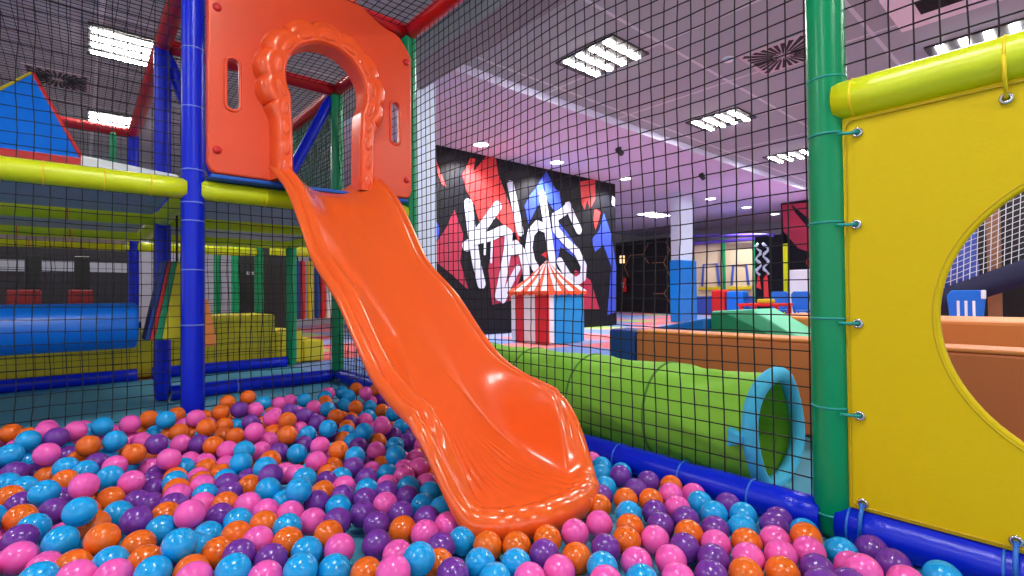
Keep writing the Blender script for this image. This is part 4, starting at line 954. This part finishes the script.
pt = MB().box((-8, 7.2, -.012), (-1.0, 7.35, 1.10)).box((-8, 7.2, 1.27), (-1.0, 7.35, 1.8)).build('wall_partition', M['wall_dark'], base=(-4, 7.2, 0)); struct(pt)
w4 = MB().box((14.7, 6.5, -.012), (14.9, 9.98, 2.75)).build('wall_black', M['black'], base=(14.8, 8, 0)); struct(w4)
w5 = MB().box((13.2, -7, -.012), (13.4, 2.78, 3.18)).build('wall_dark', M['mural_black'], base=(13.3, -2, 0)); struct(w5)
# blue pad round the far column
pd = thing('column_padding', 'sky blue foam padding wrapped round the foot of the far white column', 'padding', (9.82, 3.96, 0))
b = MB(); b.box((9.44, 3.66, 0), (10.2, 3.715, 1.52)); b.box((9.44, 3.717, 0), (9.495, 3.96, 1.52)); b.box((10.152, 3.717, 0), (10.2, 3.96, 1.52)); b.build('foam_pad', M['pad_blue'], pd, bevel=.02, seg=3)

# black wall features
lz = thing('hexagon_strip_light', 'pale copper hexagon line decoration on the black wall', 'decoration', (14.69, 8.2, 1))
def hexl(pts, nm='strip'):
    b = MB(); b.sweep([(14.68, y, z) for y, z in pts], .012, 6, smooth=False); b.build(nm, M['copper'], lz)
hexl([(9.2, 1.75), (8.95, 2.2), (8.35, 2.2), (8.1, 1.85)]); hexl([(8.35, 2.2), (8.1, 2.6)]); hexl([(7.95, 1.85), (7.45, 1.85), (7.2, 2.3), (7.35, 2.6)]); hexl([(7.45, 1.85), (7.2, 1.35)])
hexl([(9.2, 1.75), (9.0, 1.35)]); hexl([(7.9, .7), (7.45, .7), (7.2, .35)]); hexl([(7.45, .7), (7.25, 1.0)])
es = thing('exit_sign', 'small lit exit sign on the black wall by the mural', 'sign', (14.65, 9.3, 1.95))
b = MB(); b.box((14.66, 9.2, 1.92), (14.695, 9.42, 2.22)); b.build('sign_box', M['sign'], es, bevel=.006)
b = MB(); b.box((14.652, 9.28, 1.97), (14.66, 9.32, 2.17)); b.box((14.652, 9.25, 2.11), (14.66, 9.36, 2.15)); b.build('sign_mark', M['vent_dark'], es)
fx = thing('fire_extinguisher', 'red fire extinguisher hanging on the black wall', 'fire extinguisher', (14.6, 9.15, .78))
b = MB(); b.sweep([(14.58, 9.15, z) for z in (.78, .79, 1.25, 1.32, 1.36)], [.08, .1, .1, .07, .03], 20); b.build('cylinder', M['foam_red'], fx)
b = MB(); b.box((14.54, 9.09, 1.361), (14.62, 9.21, 1.40)); b.sweep([(14.58, 9.1, 1.40), (14.54, 9.0, 1.3), (14.54, 9.02, 1.0)], .015, 8); b.build('valve', M['black'], fx)
b = MB(); b.box((14.475, 9.1, .95), (14.479, 9.2, 1.15)); b.build('pale_label', M['white_vinyl'], fx)

# beige play facade with frames
bf = thing('play_facade', 'cream coloured play facade with two blue frames and yellow ledges beyond the column', 'facade', (14.25, 4.9, 0))
b = MB(); b.box((14.2, 3.95, .6), (14.35, 5.95, 2.45)); b.build('cream_panel', M['beige'], bf, bevel=.01)
for y0, y1, z0, z1 in ((5.1, 5.68, .95, 1.66), (4.15, 4.68, .95, 1.58)):
    b = MB(); b.sweep([(14.18, y, z) for y, z in ((y1, z0), (y1-.06, z1), (y0+.06, z1), (y0, z0))], .04, 8, smooth=False); b.build('blue_frame', M['frame_blue'], bf)
    b = MB(); b.box((14.1, y0-.1, .80), (14.195, y1+.1, .9)); b.build('yellow_ledge', M['foam_yellow'], bf, bevel=.01)
b = MB(); b.box((14.19, 3.95, 0.), (14.35, 5.95, .59)); b.build('blue_base', M['frame_blue'], bf)
for y, l in ((3.86, 'right'), (4.86, 'middle')):
    padded('padded_post', 'thin green post standing at the %s of the cream facade' % l, 'post', (14.05, y, 0), (14.05, y, 2.5), .05, M['green_vinyl'])
padded('padded_tube', 'purple tube along the top of the cream facade, upper one', 'tube', (13.9, 6.0, 2.62), (13.0, 2.9, 2.30), .055, M['purple'], pinch=False)
padded('padded_tube', 'purple tube along the top of the cream facade, lower one', 'tube', (14.05, 6.0, 2.38), (14.0, 3.6, 2.34), .055, M['purple'], pinch=False)
block('foam_stool', 'red foam stool in front of the cream facade', (12.6, 4.15, 0), (13.0, 4.55, .8), 'foam_red', .06, 'stool')
block('foam_stool', 'blue foam seat block beside the red stool', (12.6, 3.6, 0), (13.0, 4.1, .75), 'chair_blue', .06, 'stool')
# graffiti pillar
gp = thing('graffiti_pillar', 'dark pillar with red and white graffiti beyond the column', 'pillar', (13, 3.2, 0))
b = MB(); b.box((13.0, 2.66, 0), (13.18, 3.42, 2.3)); b.build('pillar', M['mural_black'], gp)
b = MB()
for yc, ph in ((3.32, 0), (3.12, 1.4)):
    b.sweep([(12.985, yc+.075*math.sin(k*1.35+ph), 2.1-k*.075) for k in range(13)], [.035+.014*math.sin(k*2.1) for k in range(13)], 6)
b.build('white_marks', M['mural_white'], gp)
b = MB(); b.prism([(3.05, .5), (3.19, .45), (3.19, 1.1), (3.09, 1.25)], 12.984, 12.999, 'x'); b.prism([(3.26, .8), (3.39, .85), (3.33, 1.3)], 12.984, 12.999, 'x'); b.build('red_marks', M['mural_red'], gp)
o = MB().box((12.6, 2.42, 0), (12.7, 2.52, 2.0)).build('yellow_pole', M['lime_vinyl'], bevel=.01); tag(o, 'thin yellow green pole in front of the dark pillar', 'pole')
# red patch mural on the dark wall
md = thing('wall_mural', 'red and black painted shapes on the dark wall right of the pillar', 'mural', (13.19, 2.2, 1.4))
plate('red_shape', [(2.74, 3.15), (1.95, 3.1), (1.7, 2.2), (2.0, 1.75), (2.35, 1.9), (2.72, 2.4)], [], 0, .006, .001, M['mural_crimson'], md, 'yz', 13.19)
plate('black_shape', [(2.5, 3.12), (2.42, 2.9), (2.0, 2.3), (1.72, 2.0), (1.75, 2.3), (2.15, 2.75)], [], 0, .006, .001, M['mural_black'], md, 'yz', 13.18)
plate('red_dot', [(2.02+.14*math.cos(i*PI/8), 1.5+.14*math.sin(i*PI/8)) for i in range(16)], [], 0, .006, .001, M['mural_red'], md, 'yz', 13.19)
o = MB().box((12.3, .4, 0), (12.8, 2.3, 1.28)).build('counter', M['white_vinyl'], bevel=.03); tag(o, 'white counter in front of the dark mural wall, behind the blue chairs', 'counter')

# children's chairs and table
def chair(x, y, rz, label, s=1, white=False, seat='chair_blue', wx=.85):
    r = thing('kids_chair', label, 'chair', (x, y, 0), "children's chairs")
    r.rotation_euler = (0, 0, 0)
    c, n = math.cos(rz), math.sin(rz)
    def T(p): return (x+s*(p[0]*wx*c-p[1]*n), y+s*(p[0]*wx*n+p[1]*c), s*p[2])
    def bx(lo, hi, nm, m, bev=.012):
        b = MB(); b.box(lo, hi); b.v = [T(v) for v in b.v]; b.build(nm, M[m], r, bevel=bev)
    bx((-.17, -.16, .32), (.17, .16, .36), 'seat', seat)
    for px in (-.15, .11):
        for qy in (-.15, .11): bx((px, qy, 0), (px+.04, qy+.04, .319), 'leg', seat, .006)
    b = MB(); P = [(-.17, .361), (.17, .361), (.2, .66), (.15, .72), (-.15, .72), (-.2, .66)]
    b.prism(P, .14, .17, 'y'); b.v = [T(v) for v in b.v]; b.build('backrest', M[seat], r, bevel=.012)
    if white:
        for k in (-.1, -.02, .06):
            bx((k, .171, .40), (k+.03, .178, .6), 'white_slat', 'chair_white', .002)
        bx((-.21, .171, .62), (-.16, .2, .72), 'white_edge', 'chair_white', .01)
chair(9.0, 1.19, -1.0, "blue child's chair nearest to the red table, behind the green ramp")
chair(9.0, .80, -1.0, "blue child's chair beside the front green post, second from the red table")
chair(6.0, -1.98, 1.45, "blue child's chair with white slats seen through the round hole", .98, True)
def table(x, y, w, d, h, label):
    r = thing('kids_table', label, 'table', (x, y, 0), "children's tables")
    b = MB(); b.box((x-w/2, y-d/2, h-.05), (x+w/2, y+d/2, h)); b.build('tabletop', M['foam_red'], r, bevel=.015)
    for sx in (-1, 1):
        for sy in (-1, 1):
            b = MB(); b.box((x+sx*(w/2-.06)-.03, y+sy*(d/2-.06)-.03, 0), (x+sx*(w/2-.06)+.03, y+sy*(d/2-.06)+.03, h-.0505)); b.build('leg', M['foam_red'], r, bevel=.006)
table(8.15, 1.15, .7, .75, .5, "red child's table behind the green foam ramp")
table(6.1, -1.42, .4, .4, .46, "red child's table partly hidden behind the round hole's left edge")
o = MB().box((8.0, 1.0, .501), (8.25, 1.25, .58)).build('yellow_toy', M['foam_yellow'], bevel=.03, seg=3); tag(o, 'yellow toy block lying on the red table', 'toy')

# view through the round hole
sn = thing('netted_enclosure', 'white netted enclosure with a navy hem hanging behind the round hole', 'net enclosure', (6.8, -2.1, .5))
hem = lambda y: .62+(-1.4-y)*.46
b = MB()
for k in range(38):
    y = -1.2-k*.062
    b.sweep([(6.8+.01*math.sin(k), y, hem(y)), (6.8+.04, y-.02, hem(y)+.6), (6.82, y-.05, 2.4)], .005, 4, caps=False)
for k in range(1, 27):
    b.sweep([(6.8+.03*math.sin(j*.9), -1.2-j*.1, hem(-1.2-j*.1)+k*.068+.006*math.sin(j*2)) for j in range(24)], .005, 4, caps=False)
b.build('white_net', M['white_net'], sn, recalc=False)
b = MB(); b.grid([[(6.79, -1.2-j*.1, hem(-1.2-j*.1)-.30+.006*math.sin(j)) for j in range(24)], [(6.76, -1.2-j*.1, hem(-1.2-j*.1)-.15) for j in range(24)], [(6.79, -1.2-j*.1, hem(-1.2-j*.1)+.01) for j in range(24)]])
b.build('navy_hem', M['navy_dark'], sn, solid=.02)
b = MB(); b.grid([[(7.05+.05*math.sin(k*2+j), -1.45-k*.08, .75+j*.12) for j in range(7)] for k in range(7)]); b.build('blue_bag', M['frame_blue'], sn, solid=.02)
o = MB().box((7.2, -2.13, 0), (7.3, -2.0, 2.4)).build('wooden_post', M['wood'], bevel=.008); tag(o, 'brown wooden post behind the netting seen through the round hole', 'post')
o = MB().box((8.6, -6.0, 0), (8.75, -.9, 2.9)).build('wall_panel', M['black'], base=(8.7, -3, 0)); struct(o, 'black wall panel behind the netting', 'wall')

# ------------------------------------------------------------------ ceiling fittings
def fixture(x, y, label, zc=3.3, w=.56, d=.74):
    r = thing('ceiling_light', label, 'ceiling light', (x, y, zc), 'four tube ceiling lights')
    b = MB(); b.box((x-w/2-.03, y-d/2-.03, zc-.022), (x+w/2+.03, y+d/2+.03, zc-.001)); f_ = b.build('frame', M['fixture_grey'], r)
    for k in range(4):
        yy = y-d/2+d*(k+.5)/4
        b = MB(); b.box((x-w/2, yy-.030, zc-.034), (x+w/2, yy+.030, zc-.0225)); b.build('light_tube', M['tube_light'], f_)
fixture(2.72, .60, 'four tube ceiling light in front of the mural wall, right of the pale column')
fixture(5.65, .72, 'four tube ceiling light seen right of the mural, second along the grey ceiling')
fixture(8.6, .82, 'four tube ceiling light beside the front green post, third along the grey ceiling')
fixture(-1.26, 3.62, 'four tube ceiling light above the left decks, left of the red roof tube')
fixture(-1.24, 6.45, 'smaller looking four tube ceiling light far above the left decks')
fixture(5.5, -2.15, 'four tube ceiling light just above the lime yellow tube at the right')
for x, y in ((-1.3, -2.3), (2.7, -2.3), (-4.2, -2.3), (-4.2, .7), (-1.3, -5.2), (2.7, -5.2), (8.6, -2.15), (-4.2, 3.6), (11.5, .9), (11.5, -2.1), (14.4, .9)):  # unseen lights continuing the ceiling grid, added to brighten pit and hall
    fixture(x, y, 'unseen four tube ceiling light of the hall ceiling, added for brightness')
def vent(x, y, zc, label, s=.56, a=0):
    r = thing('ceiling_vent', label, 'vent', (x, y, zc), 'ceiling air vents')
    b = MB(); b.box((x-s/2, y-s/2, zc-.015), (x+s/2, y+s/2, zc-.001)); b.build('vent_plate', M['vent_pale'], r, bevel=.004)
    b = MB()
    for k in range(28):
        a_ = 2*PI*(k+.5)/28; c, n = math.cos(a_), math.sin(a_)
        r1 = .43*s/max(abs(c), abs(n)); r0 = .09*s*(1.0 if k % 2 else 1.7); w0, w1 = r0*.075, r1*.068
        b.prism([(x+r0*c+w0*n, y+r0*n-w0*c), (x+r1*c+w1*n, y+r1*n-w1*c), (x+r1*c-w1*n, y+r1*n+w1*c), (x+r0*c-w0*n, y+r0*n+w0*c)], zc-.019, zc-.0155, 'z')
    b.build('slot', M['vent_dark'], r)
vent(4.2, -.72, 3.3, 'square swirl air vent in the ceiling left of the front green post', .7)
vent(-1.82, 5.05, 3.3, 'square swirl air vent above the blue pyramid', .6)
o = thing('air_conditioner', 'white ceiling air conditioner with a dark grille at the top right', 'air conditioner', (4.1, -2.1, 3.25))
b = MB(); b.box((3.7, -2.6, 3.24), (4.5, -1.7, 3.299)); b.build('casing', M['louvre'], o, bevel=.01)
b = MB()
for k in range(10): b.box((3.93+k*.03, -2.25, 3.232), (3.945+k*.03, -1.9, 3.2395))
b.build('grille', M['vent_dark'], o)
sd = thing('smoke_detector', 'small round smoke detector on the grey ceiling', 'smoke detector', (3.82, -.29, 3.27))
b = MB(); b.sweep([(3.82, -.29, z) for z in (3.299, 3.285, 3.265, 3.255)], [.06, .06, .045, .02], 20); b.build('cover', M['white_vinyl'], sd)
b = MB(); b.torus((3.82, -.29, 3.275), (0, 0, 1), .054, .006, 24, 6); b.build('green_ring', M['cyan'], sd)
def down(x, y, label, zc=3.2, r_=.13):
    r = thing('downlight', label, 'downlight', (x, y, zc), 'round ceiling downlights')
    b = MB(); b.torus((x, y, zc-.006), (0, 0, 1), r_, .012, 28, 8); b.build('trim_ring', M['white_vinyl'], r)
    b = MB(); b.prism([(x+(r_-.005)*math.cos(i*PI/12), y+(r_-.005)*math.sin(i*PI/12)) for i in range(24)], zc-.012, zc-.002, 'z'); b.build('lens', M['down'], r)
for x, l in ((3.41, 'round downlight above the left part of the mural'), (5.2, 'round downlight above the middle of the mural'), (7.3, 'round downlight above the right end of the mural'),
             (11.0, 'round downlight just right of the far white column'), (13.1, 'round downlight second right of the far white column'), (15.1, 'round downlight farthest right of the white column')):
    down(x, 3.69, l)
r = thing('panel_light', 'flat square ceiling panel light above the black wall', 'ceiling light', (12.05, 6.1, 3.2))
b = MB(); b.box((11.5, 5.8, 3.17), (12.6, 6.4, 3.199)); b.build('frame', M['louvre'], r)
b = MB(); b.box((11.55, 5.85, 3.16), (12.55, 6.35, 3.1695)); b.build('diffuser', M['down'], r)
for x, y in ((5.35, 2.35), (8.2, 2.4)):
    o = thing('ceiling_spot', 'small dark spotlight on the lilac soffit, %s' % ('nearer the mural' if x < 6 else 'nearer the far column'), 'spotlight', (x, y, 3.12))
    b = MB(); b.sweep([(x, y, 3.199), (x, y, 3.16)], .03, 12); b.build('mount', M['vent_dark'], o)
    b = MB(); b.sweep([(x-.06, y, 3.15), (x+.08, y+.02, 3.11)], [.045, .05], 14); b.build('lamp_body', M['vent_dark'], o)

# ------------------------------------------------------------------ lamps
def area(name, loc, size, power, col=(1, .97, .94), rot=(0, 0, 0), sy=None):
    l = bpy.data.lights.new(name, 'AREA'); l.energy = power; l.color = col; l.size = size
    if sy: l.shape = 'RECTANGLE'; l.size_y = sy
    o = bpy.data.objects.new(name, l); COL.objects.link(o); o.location = loc; o.rotation_euler = rot
    return o
for x in (3.41, 5.2, 7.3, 11.0, 13.1):
    l = bpy.data.lights.new('downlight_lamp', 'SPOT'); l.energy = 290 if x < 8 else 260; l.spot_size = 2.0; l.spot_blend = .6; l.shadow_soft_size = .06; l.color = (1, .95, .95)
    o = bpy.data.objects.new('downlight_lamp', l); COL.objects.link(o); o.location = (x, 3.72, 3.17); o.rotation_euler = (.25, 0, 0)
# pink LED wash of the hall at the far right
area('pink_led_lamp', (11.5, .8, 2.4), 4.0, 22, (1, .35, .6), (math.radians(180), 0, 0))

w = bpy.data.worlds.new('world'); scene.world = w; w.use_nodes = True
w.node_tree.nodes['Background'].inputs[0].default_value = (.93, .95, 1, 1)
w.node_tree.nodes['Background'].inputs[1].default_value = 1.0

# ------------------------------------------------------------------ camera
cam = bpy.data.cameras.new('camera'); co = bpy.data.objects.new('camera', cam); COL.objects.link(co)
Rv, Uv, Fv = Vector((.75747, -.65281, -.00864)), Vector((-.00259, -.01624, .99986)), Vector((.65286, .75735, .01399))
mtx = Matrix((Rv, Uv, -Fv)).transposed().to_4x4(); mtx.translation = Vector((-1.6253, -2.90004, .69552))
co.matrix_world = mtx
cam.sensor_width = 36; cam.lens = 36*502.42/1024; cam.clip_start = .02; cam.clip_end = 100
scene.camera = co
vs = scene.view_settings
vs.view_transform = 'Standard'; vs.look = 'None'; vs.gamma = 1; vs.use_curve_mapping = False; vs.exposure = 0.3
scene.cycles.use_denoising = True
scene.cycles.max_bounces = 8
